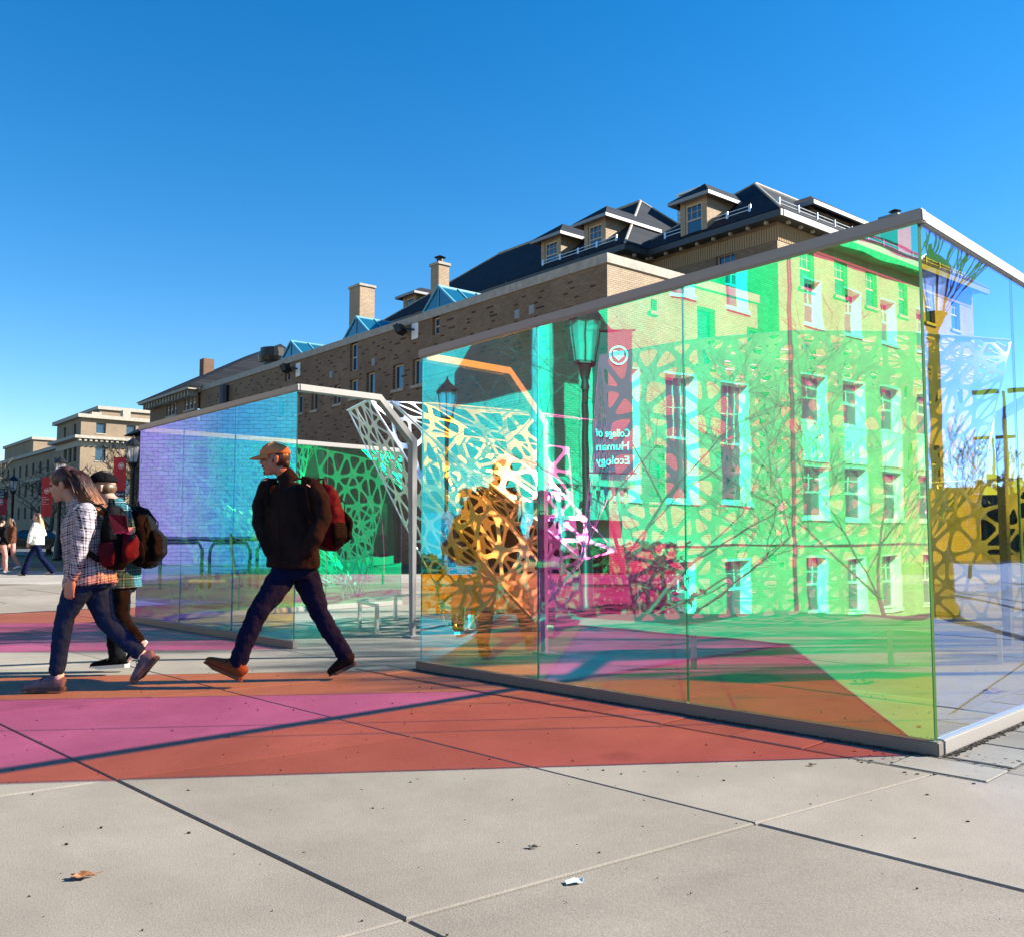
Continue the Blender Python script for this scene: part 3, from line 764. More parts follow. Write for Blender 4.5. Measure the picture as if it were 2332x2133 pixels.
# ================================================================== BUILDINGS
KA = V(2.96, 28.0, 0)
class Fr:
    """a facade: t runs along, inw goes into the building"""
    def __init__(s, O, d, inw): s.O = Vector(O); s.d = Vector(d).normalized(); s.n = Vector(inw).normalized()
    def p(s, t, z, w=0.0): q = s.O + s.d*t + s.n*w; return V(q.x, q.y, z)
    def box(s, mb, t0, t1, z0, z1, w0, w1, m=0):
        mb.hexa([s.p(t0,z0,w0), s.p(t1,z0,w0), s.p(t1,z0,w1), s.p(t0,z0,w1), s.p(t0,z1,w0), s.p(t1,z1,w0), s.p(t1,z1,w1), s.p(t0,z1,w1)], m)
def wall(fr, t0, t1, z0, z1, holes, m, parent, name='wall', depth=.22, z1f=None):
    ts = sorted({t0, t1, *[h[0] for h in holes], *[h[1] for h in holes]}); zs = sorted({z0, z1, *[h[2] for h in holes], *[h[3] for h in holes]})
    ts = [t for t in ts if t0 <= t <= t1]; zs = [z for z in zs if z0 <= z <= z1]
    mb = MB()
    for a, b in zip(ts[:-1], ts[1:]):
        for c, d in zip(zs[:-1], zs[1:]):
            tm, zm = (a+b)/2, (c+d)/2
            if any(h[0] < tm < h[1] and h[2] < zm < h[3] for h in holes): continue
            mb.quad(fr.p(a,c), fr.p(b,c), fr.p(b,d), fr.p(a,d))
    for a, b, c, d in [h[:4] for h in holes]:
        mb.quad(fr.p(a,c), fr.p(a,d), fr.p(a,d,depth), fr.p(a,c,depth)); mb.quad(fr.p(b,c), fr.p(b,d), fr.p(b,d,depth), fr.p(b,c,depth))
        mb.quad(fr.p(a,c), fr.p(b,c), fr.p(b,c,depth), fr.p(a,c,depth)); mb.quad(fr.p(a,d), fr.p(b,d), fr.p(b,d,depth), fr.p(a,d,depth))
    return recalc_out(mb.build(name, m, parent))
def recalc_out(o):
    bm = bmesh.new(); bm.from_mesh(o.data); bmesh.ops.remove_doubles(bm, verts=bm.verts, dist=1e-4); bm.to_mesh(o.data); bm.free(); return o
def window(fr, t0, t1, z0, z1, parent, fm, cols=2, rows=2, sill=None, w=.14, fw=.06, sash=True, gm=None, sunlit_casing=False):
    f = MB()
    if sunlit_casing:  # white lining on the sunward jamb and head only, painting the lit edge
        fr.box(f, t1-.03, t1, z0, z1, -.03, w); fr.box(f, t0, t1-.03, z1-.05, z1, -.028, w)
    fr.box(f, t0, t0+fw, z0, z1, w, w+.05); fr.box(f, t1-fw, t1, z0, z1, w, w+.05); fr.box(f, t0+fw, t1-fw, z0, z0+fw, w, w+.05); fr.box(f, t0+fw, t1-fw, z1-fw, z1, w, w+.05)
    zm = (z0+z1)/2
    if sash: fr.box(f, t0+fw, t1-fw, zm-.03, zm+.03, w+.002, w+.048)
    bt = .022
    if cols > 1:
        for k in range(1, cols):
            tt = t0 + (t1-t0)*k/cols
            fr.box(f, tt-bt/2, tt+bt/2, (zm+.03 if sash else z0+fw), z1-fw, w+.012, w+.04)
    if rows > 1 and sash:
        zz = (zm+z1)/2; fr.box(f, t0+fw, t1-fw, zz-bt/2, zz+bt/2, w+.014, w+.038)
    o = f.build('window', fm, parent)
    p = MB(); p.quad(fr.p(t0,z0,w+.03), fr.p(t1,z0,w+.03), fr.p(t1,z1,w+.03), fr.p(t0,z1,w+.03)); p.build('pane', gm or M_WGLASS, o)
    if sill:
        s = MB(); fr.box(s, t0-.06, t1+.06, z0-.12, z0, -.07, w); s.build('sill', sill, o)
    return o
def roofpoly(name, faces, m, parent, th=.12):
    mb = MB()
    for f in faces: mb.poly(f)
    o = mb.build(name, m, parent); recalc_out(o)
    return o
FA = Fr(KA, U, NV)
M_VENT = mat('painted_vent', (.25,.28,.31), .6)
# --- low brick annex
annex = empty('brick_building', tuple(KA), 'long low tan brick building with dark brick flecks and teal glass gables behind the pavilions', 'building')
AW = [(9.9,10.85,7.05,8.1),(11.5,12.3,7.05,8.08),(13.7,14.4,7.1,8.05),(15.15,15.82,7.1,7.93),(16.6,17.2,7.0,7.88),(18.8,19.4,6.95,7.88),(20.3,20.95,6.95,7.86),
      (22.2,22.9,6.95,7.85),(8.99,9.48,8.85,9.55),(15.18,15.84,8.3,9.55),(21.65,22.25,8.7,9.55)]
LOW = [(a-.3, a+.7, 2.6, 4.4) for a in ()]
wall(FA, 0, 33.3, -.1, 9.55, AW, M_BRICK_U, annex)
for h in AW: window(FA, *h, annex, M_WFRAME, 1, 1, M_STONE if h[3] < 9 else None, w=.13, sash=h[3] > 9, fw=.07)
FS = Fr(KA, NV, U)
SWN = [(2.0,2.3,8.35,8.75),(4.36,5.33,6.9,8.9),(7.16,8.0,6.9,8.6),(1.5,2.6,2.2,4.0),(5.2,6.3,2.2,4.0)]
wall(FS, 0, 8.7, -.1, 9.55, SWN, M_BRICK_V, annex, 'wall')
for h in SWN: window(FS, *h, annex, M_WFRAME, 1, 1, M_STONE, sash=False)
mb = MB(); FA.box(mb, -.06, 33.3, 9.55, 9.85, -.06, .35); FS.box(mb, .35, 8.7, 9.55, 9.848, -.06, .35); mb.build('coping', M_STONE, annex)
mb = MB(); mb.quad(FA.p(.3,9.5,.3), FA.p(33.3,9.5,.3), FA.p(33.3,9.5,8.5), FA.p(.3,9.5,8.5)); mb.build('roof', M_ROOFGREY, annex)
# single dark bricks laid in the front wall, slightly proud
rb = random.Random(11)
bme = {}
def brick_me(L):
    mb = MB(); fr = Fr(V(0,0,0), U, NV); fr.box(mb, 0, L, 0, .062, -.012, .02); me = mb.mesh('brick'); me.materials.append(M_BRICK_DARK); return me
BM1, BM2 = brick_me(.20), brick_me(.41)
placed = []
for row in range(0, int(9.4/.067), 3):
    z = (row + rb.choice((0,0,1)))*.067
    t = rb.uniform(0,1.6)
    while t < 32:
        tt = round(t/.105)*.105
        if z > 4.5 and not any(h[0]-.25 < tt < h[1]+.1 and h[2]-.1 < z < h[3]+.05 for h in AW): placed.append((tt, z))
        t += rb.choice((1.0,1.2,1.5,1.9))*rb.uniform(.85,1.15)
placed.sort(key=lambda q: q[0])
rest = MB()
for n, (t, z) in enumerate(placed):
    if n < 285:
        o = bpy.data.objects.new('brick', BM1 if rb.random() < .8 else BM2); COL.objects.link(o); o.parent = annex; o.location = FA.p(t, z) - KA
    else:
        FA.box(rest, t, t+.2, z, z+.062, -.012, .02)
tag(rest.build('dark_bricks', M_BRICK_DARK, annex), kind='stuff')
for (t, z) in ((4.33,8.74),(3.57,8.75),(13.82,8.45),(17.51,8.41)):
    mb = MB(); FA.box(mb, t-.13, t+.13, z-.15, z+.15, -.02, .05); 
    for k in range(4): FA.box(mb, t-.10, t+.10, z-.11+k*.06, z-.085+k*.06, -.035, -.02)
    mb.build('vent', M_VENT, annex)
def floodlight(t, z):
    r = empty('floodlight', tuple(FA.p(t, z, -.3)), 'black floodlight bracketed to the brick parapet ' + ('nearer the near pavilion' if t < 15 else 'above the farther pavilion'), 'floodlight', 'floodlights on the brick wall')
    mb = MB(); FA.box(mb, t-.55, t-.1, z-.42, z+.22, -.03, .02); mb.build('mounting_plate', M_WHITEF, r)
    mb = MB(); a = FA.p(t-.3, z-.05, -.02); b = FA.p(t, z+.02, -.32); mb.bar(a, b, .07, .07); mb.build('bracket', M_BLACKIRON, r)
    mb = MB(); c = FA.p(t+.12, z, -.42); X = (U*.8 - NV*.4 - V(0,0,.45)).normalized(); Yv = X.cross(V(0,0,1)).normalized(); mb.box(c, (.22,.5,.36), 0, (X, Yv, X.cross(Yv))); mb.box(c+X*.12, (.03,.54,.40), 0, (X, Yv, X.cross(Yv))); mb.build('housing', M_BLACKIRON, r)
    mb = MB(); mb.box(c+X*.14, (.01,.46,.32), 0, (X, Yv, X.cross(Yv))); mb.build('lens', M_WGLASS, r)
floodlight(10.99, 9.34); floodlight(21.12, 9.19)
# teal glass gables
for n, (tl, tm, tr, zt) in enumerate(((10.15,9.09,7.98,10.75),(16.41,15.34,14.25,10.7),(22.65,21.63,20.46,10.65))):
    r = empty('glass_gable', tuple(FA.p(tm, 9.7)), 'teal glass gable skylight on the brick parapet, ' + ('largest and nearest of three', 'middle one of three by the tall chimney', 'smallest and farthest of three')[n], 'skylight', 'teal glass gables')
    z0 = 9.86; dp = 3.2
    mb = MB(); mb.poly([FA.p(tl,z0,.02), FA.p(tr,z0,.02), FA.p(tm,zt,.02)]); mb.build('gable_glass', M_TEALGL, r)
    for a in (tl, tr):
        mb = MB(); mb.quad(FA.p(a,z0,.02), FA.p(tm,zt,.02), FA.p(tm,zt,dp), FA.p(a,z0,dp)); mb.build('roof_glass', M_TEALGL, r)
    mb = MB()
    for a in (tl, tr):
        mb.bar(FA.p(a,z0,0), FA.p(tm,zt,0), .07, .07)
        mb.bar(FA.p(a,z0,0), FA.p(a,z0,dp), .07, .07)
        for k in range(1, 4): mb.bar(FA.p(a,z0+.02,dp*k/3.5), FA.p(tm,zt+.02,dp*k/3.5), .05, .05)
    mb.bar(FA.p(tl,z0,0), FA.p(tr,z0,0), .07, .07); mb.bar(FA.p(tm,z0,.0), FA.p(tm,zt,.0), .05, .05); mb.bar(FA.p(tm,zt,0), FA.p(tm,zt,dp), .07, .07)
    mb.build('glazing_bar', M_TEALFR, r)
# chimneys and roof fan
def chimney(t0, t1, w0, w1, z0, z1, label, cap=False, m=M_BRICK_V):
    r = empty('chimney', tuple(FA.p(t0, z0, w0)), label, 'chimney')
    mb = MB(); FA.box(mb, t0, t1, z0, z1, w0, w1); o = mb.build('stack', m, r)
    mb = MB(); FA.box(mb, t0-.06, t1+.06, z1, z1+.12, w0-.06, w1+.06); mb.build('cap', M_STONE, r)
    if cap:
        mb = MB(); c = FA.p((t0+t1)/2, z1+.12, (w0+w1)/2); mb.lathe(c, [(.16,0),(.16,.3),(.28,.3),(.03,.42)], 10); mb.build('cowl', M_BLACKIRON, r)
chimney(21.9, 23.0, 4, 4.9, 9.5, 14.2, 'tall plain brick chimney rising behind the teal gables')
chimney(14.75, 15.4, 4, 4.6, 9.5, 13.7, 'slim brick chimney with dark metal cowl beside the slate roof', True)
r = empty('roof_fan', tuple(FA.p(27.9,9.9,2)), 'black round exhaust fan on the flat roof of the brick building', 'fan')
mb = MB(); mb.lathe(FA.p(27.9,9.75,2), [(.55,0),(.55,1.0),(.75,1.0),(.82,1.25),(.82,1.5),(.7,1.55),(.7,1.75),(.3,1.85)], 20); mb.build('drum', M_BLACKIRON, r)
mb = MB(); FA.box(mb, 27.3,28.5,9.6,10.2,1.4,2.6); mb.build('curb', M_ROOFGREY, r)

# --- main hall behind with slate roofs and dormers
hall = empty('brick_hall', tuple(FA.p(3,0,10)), 'tall tan brick hall with dark slate hipped roofs and dormers behind the low building', 'building')
EZ = 12.9
def hip(name, t0, t1, w0, w1, ez, rz, rt0, rt1, rw0, rw1, ov=.55, m=M_SLATE, along='t'):
    """hipped roof: eave rectangle and a ridge from (rt0,rw0) to (rt1,rw1)"""
    a, b, c, d = FA.p(t0-ov,ez,w0-ov), FA.p(t1+ov,ez,w0-ov), FA.p(t1+ov,ez,w1+ov), FA.p(t0-ov,ez,w1+ov)
    r0, r1 = FA.p(rt0,rz,rw0), FA.p(rt1,rz,rw1)
    mb = MB()
    if along == 't':
        mb.poly([a,b,r1,r0]); mb.poly([b,c,r1]); mb.poly([c,d,r0,r1]); mb.poly([d,a,r0])
    else:
        mb.poly([a,b,r0]); mb.poly([b,c,r1,r0]); mb.poly([c,d,r1]); mb.poly([d,a,r0,r1])
    o = mb.build(name, m, hall)
    mb = MB(); mb.tube([r0,r1], .09, 6)
    for s, e in ((a, r0),(b, r0 if along != 't' else r1)) + (((c, r1),(d, r0)) if along == 't' else ((c, r1),(d, r1))): mb.tube([s,e], .06, 6)
    mb.build('ridge_cap', M_STONE, hall)
    # eaves: gutter, soffit and brackets
    mb = MB()
    FA.box(mb, t0-ov, t1+ov, ez-.28, ez-.04, w0-ov-.02, w0-ov+.14); FA.box(mb, t0-ov-.02, t0-ov+.14, ez-.282, ez-.042, w0-ov+.14, w1+ov)
    FA.box(mb, t0-ov+.14, t1+ov, ez-.26, ez-.20, w0-ov+.14, w0+.02); FA.box(mb, t0-ov+.14, t0+.02, ez-.262, ez-.202, w0+.02, w1)
    mb.build('gutter', M_BLACKSL, hall)
    mb = MB()
    n = int((t1-t0)/.8)
    for k in range(n): 
        tt = t0 + .25 + k*.8; FA.box(mb, tt-.05, tt+.05, ez-.38, ez-.27, w0-ov+.16, w0-ov+.3)
    n = int((w1-w0)/.8)
    for k in range(n):
        ww = w0 + .25 + k*.8; FA.box(mb, t0-ov+.16, t0-ov+.3, ez-.381, ez-.271, ww-.05, ww+.05)
    tag(mb.build('eave_brackets', M_STONE, hall), kind='stuff')
    return o
M_BLACKSL = mat('dark_gutter_metal', (.045,.05,.055), .5, .3)
# M2: projecting block at the right
M2T0, M2W0, M2W1 = -.45, 8.5, 24.6
FM2 = Fr(FA.p(M2T0, 0, M2W0), U, NV)         # front, shaded
FM2S = Fr(FA.p(M2T0, 0, M2W0), NV, U)        # side, sunlit
SW2 = [(1.42,2.40,10.45,11.98),(3.84,4.80,10.55,12.0),(6.2,7.1,10.5,12.03),(8.9,9.7,10.55,12.05),(11.3,12.2,10.6,12.1),(13.8,14.7,10.65,12.1)]
SW2b = [(a, b, c-3.6, d-3.5) for a, b, c, d in SW2] + [(a, b, c-7.2, d-7.0) for a, b, c, d in SW2]
wall(FM2S, 0, M2W1-M2W0, -.1, EZ-.2, SW2+SW2b, M_BRICK_V, hall)
for h in SW2+SW2b: window(FM2S, *h, hall, M_WFRAME, 3, 2, M_STONE, w=.1)
wall(FM2, 0, 6.5, 4, EZ-.2, [(1.9,2.8,10.6,12.0)], M_BRICK_U, hall)
window(FM2, 1.9,2.8,10.6,12.0, hall, M_WFRAME, 3, 2, M_STONE)
hip('slate_roof', M2T0, 6.6, M2W0, M2W1, EZ, 16.0, 3.0, 3.0, 12.1, 21.0, along='w')
# band of upright bricks under the eaves
mb = MB()
for k in range(60): FM2.box(mb, .02+k*.11, .09+k*.11, EZ-.95, EZ-.42, -.025, .01)
for k in range(145): FM2S.box(mb, .02+k*.11, .09+k*.11, EZ-.95, EZ-.42, -.025, .01)
tag(mb.build('soldier_bricks', mat('light_tan_brick', (.33,.22,.12), .85, rnd=.1), hall), kind='stuff')
# M1: long range, standing a little forward
wall(Fr(FA.p(5.9,0,7.1), U, NV), 0, 18.2, 8, EZ-.2, [], M_BRICK_U, hall)
wall(Fr(FA.p(5.9,0,7.1), NV, U), 0, 6, 8, EZ-.2, [], M_BRICK_V, hall)
hip('slate_roof', 5.9, 24.0, 7.1, 17.0, EZ, 17.05, 9.4, 20.2, 12.0, 12.0)
# M0: lower range at the left with a hipped grey end
wall(Fr(FA.p(24.0,0,8.4), U, NV), 0, 9, 8, 12.1, [], M_BRICK_U, hall)
hip('slate_roof', 24.1, 31.5, 8.4, 15, 12.3, 14.9, 27.0, 28.6, 11.7, 11.7, ov=.4)
# snow rails standing on the slates
M_RAIL = mat('galvanised_snow_rail', (.55,.57,.6), .4, .6)
def snowrail(ta, tb, w0, z0, ref='t'):
    mb = MB()
    for dz in (.16, .30):
        a = FA.p(ta, z0+dz, w0) if ref == 't' else FA.p(w0, z0+dz, ta); b = FA.p(tb, z0+dz, w0) if ref == 't' else FA.p(w0, z0+dz, tb)
        mb.tube([a,b], .02, 5)
    n = int(abs(tb-ta)/1.3)+1
    for k in range(n+1):
        x = ta+(tb-ta)*k/n; a = FA.p(x, z0-.1, w0) if ref == 't' else FA.p(w0, z0-.1, x); mb.bar(a, a+V(0,0,.46), .03, .1, 0, U)
    mb.build('snow_rail', M_RAIL, hall)
snowrail(6.4, 11, 7.15, 13.25); snowrail(.8, 5.0, 8.6, 13.3); snowrail(8.8, 24, -.35, 13.28, 'w')
def dormer(t0, t1, z0, z1, w, parent, deep=3.2, wins=1, pk=1.0, cols=3):
    """window box with brick cheeks under its own small hipped roof"""
    f = Fr(FA.p(0,0,w), U, NV); e = .36
    pr = empty('dormer', (0,0,0)); pr.parent = parent; pr.location = FA.p((t0+t1)/2, z0, w) - wloc(parent)
    mb = MB()
    for a, b in ((t0-.24, t0), (t1, t1+.24)): f.box(mb, a, b, z0-.3, z1+.2, 0, deep)
    f.box(mb, t0, t1, z1, z1+.2, .02, .3); f.box(mb, t0, t1, z0-.3, z0, 0, .3)
    mb.build('cheek', M_BRICK_V, pr)
    wd = (t1-t0)/wins
    for k in range(wins):
        o = window(f, t0+wd*k, t0+wd*(k+1), z0, z1, pr, M_WFRAME, cols, 2, None, w=.05, fw=.08)
    za = z1+.2; zp = z1+pk; tm = (t0+t1)/2; tl, tr = t0-.24-e, t1+.24+e
    A_, B_, Cc, Dd = f.p(tl,za,-e), f.p(tr,za,-e), f.p(tr,za,deep), f.p(tl,za,deep)
    r0, r1 = f.p(tm,zp,.75), f.p(tm,zp,deep+.6)
    mb = MB(); mb.poly([A_,B_,r0]); mb.poly([B_,Cc,r1,r0]); mb.poly([Dd,A_,r0,r1]); mb.poly([A_,B_,Cc,Dd]); mb.build('dormer_roof', M_SLATE, pr)
    mb = MB(); f.box(mb, tl, tr, za-.14, za-.004, -e, -e+.12); f.box(mb, tl, tl+.1, za-.141, za-.005, -e+.12, deep); f.box(mb, tr-.1, tr, za-.141, za-.005, -e+.12, deep); mb.build('fascia', M_STONE2, pr)
M_STONE2 = mat('painted_fascia', (.22,.22,.23), .5)
dormer(10.2, 11.05, 13.2, 14.4, 7.3, hall); dormer(7.4, 8.22, 13.2, 14.45, 7.3, hall); dormer(2.75, 3.6, 12.98, 14.28, 8.2, hall)
dormer(23.75, 24.6, 13.55, 14.75, 8.6, hall, pk=.75)
# side dormer on the sunlit slope
def dormer_side(s0, s1, z0, z1, tin, parent):
    f = Fr(FA.p(tin,0,M2W0), NV, U); e = .5; deep = 2.6
    pr = empty('dormer', (0,0,0)); pr.parent = parent; pr.location = f.p((s0+s1)/2, z0) - wloc(parent)
    mb = MB()
    for a, b in ((s0-.3, s0), (s1, s1+.3)): f.box(mb, a, b, z0-.3, z1+.05, 0, deep)
    mb.build('cheek', M_BRICK_U, pr)
    for k in range(3): window(f, s0+(s1-s0)*k/3, s0+(s1-s0)*(k+1)/3, z0, z1, pr, M_WFRAME, 3, 2, None, w=.05, fw=.08)
    za = z1+.06; tm = (s0+s1)/2; tl, tr = s0-.3-e, s1+.3+e
    A_, B_, Cc, Dd = f.p(tl,za,-e), f.p(tr,za,-e), f.p(tr,za,deep), f.p(tl,za,deep); r0, r1 = f.p(tm,z1+1.15,1.0), f.p(tm,z1+1.15,deep+1)
    mb = MB(); mb.poly([A_,B_,r0]); mb.poly([B_,Cc,r1,r0]); mb.poly([Dd,A_,r0,r1]); mb.poly([A_,B_,Cc,Dd]); mb.build('dormer_roof', M_SLATE, pr)
    mb = MB(); f.box(mb, tl, tr, za-.16, za-.004, -e, -e+.12); f.box(mb, tl, tl+.1, za-.161, za-.005, -e+.12, deep); mb.build('fascia', M_STONE2, pr)
dormer_side(4.2, 7.0, 13.2, 14.4, .6, hall)
tt = empty('roof_vent', tuple(FA.p(7.7,15.5,14.2)), 'pale louvred roof vent on the hall ridge', 'vent')
chimney(-.2, .6, 18, 19.2, 13, 15.1, 'short brick chimney above the right end of the hall', True)
# louvred unit behind the ridge
mb2 = MB()
for k in range(6): FA.box(mb2, 7.0, 8.4, 16.2+k*.2, 16.31+k*.2, 13.5, 14.9)
FA.box(mb2, 7.0, 8.4, 17.36, 17.45, 13.45, 14.95)
for a in (7.0, 8.3):
    for b in (13.5, 14.8): FA.box(mb2, a, a+.1, 15.5, 17.36, b, b+.1)
mb2.build('louvre', M_WHITEF, tt)

# --- far end block with bracketed eaves
endb = empty('end_block', tuple(FA.p(37,0,0)), 'brown brick end block with slate hip roof at the far end of the long building', 'building')
FE = Fr(FA.p(33.3,0,-.15), U, NV)
EW = [(.35+k*.62, .35+k*.62+.5, 8.6, 9.35) for k in range(3)] + [(3.45+k*.62, 3.45+k*.62+.5, 8.55, 9.35) for k in range(3)]
wall(FE, 0, 8.3, -.1, 9.6, EW, M_BRICK_E, endb)
for h in EW: window(FE, *h, endb, M_WHITEF, 2, 2, M_STONE, w=.08, fw=.05)
mb = MB(); FE.box(mb, -.3, 8.6, 9.6, 9.78, -.7, .3); FE.box(mb, -.01, 8.31, 7.5, 7.65, -.06, .02); mb.build('cornice', M_STONE, endb)
mb = MB()
for k in range(16): FE.box(mb, .1+k*.52, .24+k*.52, 9.25, 9.6, -.55, 0)
tag(mb.build('eave_brackets', M_STONE, endb), kind='stuff')
a, b, c_, d_ = FE.p(-.4,9.78,-.75), FE.p(8.9,9.78,-.75), FE.p(8.9,9.78,12), FE.p(-.4,9.78,12)
r0, r1 = FE.p(-.3,13.0,5), FE.p(5.0,13.0,5)
mb = MB(); mb.poly([a,b,r1,r0]); mb.poly([b,c_,r1]); mb.poly([c_,d_,r0,r1]); mb.poly([d_,a,r0]); mb.build('roof', M_SLATE, endb)
mb = MB(); FE.box(mb, 5.2, 5.9, 10.5, 12.6, 2.3, 3.0); mb.build('chimney', M_BRICK_E, endb)
FE2 = Fr(FE.p(8.3,0,.4), U, NV)
wall(FE2, 0, 4.2, -.1, 7.9, [(1.2,1.9,6.2,7.2),(1.2,1.9,2.5,4.2),(2.9,3.6,2.5,4.2)], M_BRICK_E, endb)
for h in [(1.2,1.9,6.2,7.2),(1.2,1.9,2.5,4.2),(2.9,3.6,2.5,4.2)]: window(FE2, *h, endb, M_WHITEF, 2, 2, M_STONE, w=.08)
mb = MB(); mb.poly([FE2.p(-.1,8,-.6), FE2.p(4.9,8,-.6), FE2.p(2.6,10.2,3), FE2.p(0,10.2,3)]); mb.poly([FE2.p(4.9,8,-.6), FE2.p(4.9,8,6), FE2.p(2.6,10.2,3)]); mb.quad(FE2.p(4.2,-.1,0), FE2.p(4.2,7.9,0), FE2.p(4.2,7.9,6), FE2.p(4.2,-.1,6)); mb.build('roof', M_SLATE, endb)

# --- big classical building far left
FO = V(-52,110,0); FD1 = V(.74,.67,0).normalized()
F1_ = Fr(FO, FD1, V(-.67,.74,0)); F2_ = Fr(FO, U, V(FD1.x, FD1.y, 0))
far = empty('stone_trimmed_hall', tuple(FO), 'large pale brick hall with stone cornices and rows of dark windows at the far left', 'building')
def rows(n, t0, step, wd, z0, z1): return [(t0+step*k, t0+step*k+wd, z0, z1) for k in range(n)]
w1 = rows(3, 1.75, 3.6, 1.15, 13.55, 14.8) + rows(3, 1.75, 3.6, 1.2, 10.2, 11.9) + rows(3, 1.75, 3.6, 1.2, 6.2, 8.2) + rows(3, 1.75, 3.6, 1.2, 2.2, 4.4)
wall(F1_, 0, 13, -.5, 15.3, w1, M_BRICK_F, far, depth=.3)
for h in w1: window(F1_, *h, far, M_BLACKSL, 2, 2, M_STONE, w=.2, fw=.09)
w2 = rows(2, 2.1, 4.7, 1.0, 13.4, 14.75) + rows(3, 1.6, 2.2, 1.4, 10.1, 11.9) + rows(3, 1.6, 2.2, 1.4, 6.0, 8.2)
wall(F2_, 0, 11.2, -.5, 15.3, w2, M_BRICK_F, far, depth=.3)
for h in w2: window(F2_, *h, far, M_BLACKSL, 2, 2, None, w=.2, fw=.09)
mb = MB()
F1_.box(mb, -.5, 13, 15.3, 15.75, -.5, .5); F2_.box(mb, -.0, 11.7, 15.3, 15.749, -.5, .5)
F1_.box(mb, -.9, 13, 12.75, 13.1, -.9, .1); F2_.box(mb, .0, 12, 12.75, 13.099, -.9, .1)
F1_.box(mb, -.08, 13, 11.9, 12.6, -.08, .05); F2_.box(mb, .0, 11.2, 11.9, 12.599, -.08, .05)
for k in range(22): F1_.box(mb, -.4+k*.62, -.1+k*.62, 12.45, 12.75, -.75, -.09)
mb.build('cornice', M_STONE, far)
# long wing
F3_ = Fr(F2_.p(11.2,0,1.5), U, V(FD1.x,FD1.y,0))
w3 = []
for k in range(14): 
    for z0, z1 in ((10.0,11.7),(6.9,8.8),(3.6,5.4)): w3.append((1.6+k*4.2, 2.9+k*4.2, z0, z1))
wall(F3_, 0, 62, -.5, 12.8, w3, M_BRICK_F, far, depth=.3)
for h in w3: window(F3_, *h, far, M_BLACKSL, 2, 1, None, w=.2, fw=.1)
mb = MB(); F3_.box(mb, 0, 62, 12.8, 13.3, -.4, .5); F3_.box(mb, 0, 62, 9.1, 9.4, -.15, .02); mb.build('cornice', M_STONE, far)
mb = MB(); F3_.box(mb, 0, 62, 12.8, 13.2, .5, 14); mb.build('roof', M_ROOFGREY, far)
# raised attic boxes on the wing
M_BRICK_F2 = brickmat('pale_brick_wing', (.26,.195,.13), (.23,.175,.12), (.22,.18,.14), U, .25, .08)
for (a, b, za, dpt) in ((1, 15.5, 18.1, 4), (9, 22, 17.8, 8), (38, 60, 17.0, 4)):
    mb = MB(); F3_.box(mb, a, b, 12.9, za, dpt, 16); mb.build('attic', M_BRICK_F, far)
    mb = MB(); F3_.box(mb, a-.3, b+.3, za, za+.45, dpt-.3, 16.3); mb.build('attic_coping', M_STONE, far)
mb = MB(); F3_.box(mb, -2.6, -1.5, 13, 17.8, 6, 7); F1_.box(mb, 3.4, 4.6, 15.7, 17.0, 7, 8); mb.build('chimney', M_STONE, far)
mb = MB(); mb.quad(F1_.p(0,15.4,.4), F1_.p(13,15.4,.4), F1_.p(13,15.4,12), F1_.p(0,15.4,12)); mb.build('roof', M_ROOFGREY, far)

# --- hall facing the glass from across the sunken lawn (seen mirrored in the glass)
n_ = V(-B_DIR.x, -B_DIR.y, 0)
def mirrorA(p):
    w_ = p - CRN; w_.z = 0
    return p - n_*(2*w_.dot(n_))
V0 = V(8.4,33,0); VD = V(.8,.6,0)
RO = mirrorA(V0); RD = (mirrorA(V0+VD)-RO).normalized(); RN = V(RD.y, -RD.x, 0)
if (V(0,0,0)-RO).dot(RN) > 0: RN = -RN
FR = Fr(RO, RD, RN)
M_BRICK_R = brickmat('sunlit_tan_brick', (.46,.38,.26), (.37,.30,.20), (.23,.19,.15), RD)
hallr = empty('facing_hall', tuple(FR.p(3,-3,0)), 'tan brick hall with white double hung windows mirrored in the near glass wall', 'building')
ZB = -3.0
wr = [(-1.25,.35,2.25,6.6),(-4.05,-2.5,2.25,6.6),(-6.9,-5.3,2.25,6.6)] + [(a, b, 1.75, 3.85) for a, b in ((3.45,5.1),(6.2,7.75),(8.95,10.45),(11.8,13.3))] + [(a, b, 5.55, 7.4) for a, b in ((3.45,5.1),(6.2,7.75),(8.95,10.45),(11.8,13.3))]
wr += [(a, a+1.15, 9.33, 11.2) for a in (-6.7,-3.7,-.82,3.76,6.5,9.2,12)]
wr += [(a, a+1.3, -1.9, .3) for a in (-4,-1.1,3.55,6.25,8.75,11.8)]
wall(FR, -8.5, 17, ZB-.2, 12.6, wr, M_BRICK_R, hallr, depth=.42)
for h in wr:
    tall = h[3]-h[2] > 3
    window(FR, *h, hallr, M_WHITEF, 4 if tall else 2 if h[2] < 8 and h[2] > 0 else 3, 2, M_WHITEF, w=.36, fw=.08 if not tall else .10, sunlit_casing=True)
for a, b in ((3.45,5.1),(6.2,7.75),(8.95,10.45),(11.8,13.3)):
    mb = MB(); FR.box(mb, a, b, 3.99, 5.42, -.05, .02); mb.build('spandrel_panel', M_WHITEF, hallr)
mb = MB(); FR.box(mb, -8.7, 17.2, 12.6, 13.2, -.6, .4); FR.box(mb, -8.52, 17.02, .75, 1.0, -.08, .02); mb.build('cornice', M_STONE, hallr)
mb = MB(); mb.poly([FR.p(-9,13.2,-.8), FR.p(17.5,13.2,-.8), FR.p(13,17.5,6), FR.p(-5,17.5,6)]); mb.build('roof', M_SLATE, hallr)
for t0 in (2.7,):
    mb = MB(); mb.tube([FR.p(t0,-2.9,-.1), FR.p(t0,12.4,-.1)], .07, 8); mb.build('downpipe', M_BLACKSL, hallr)
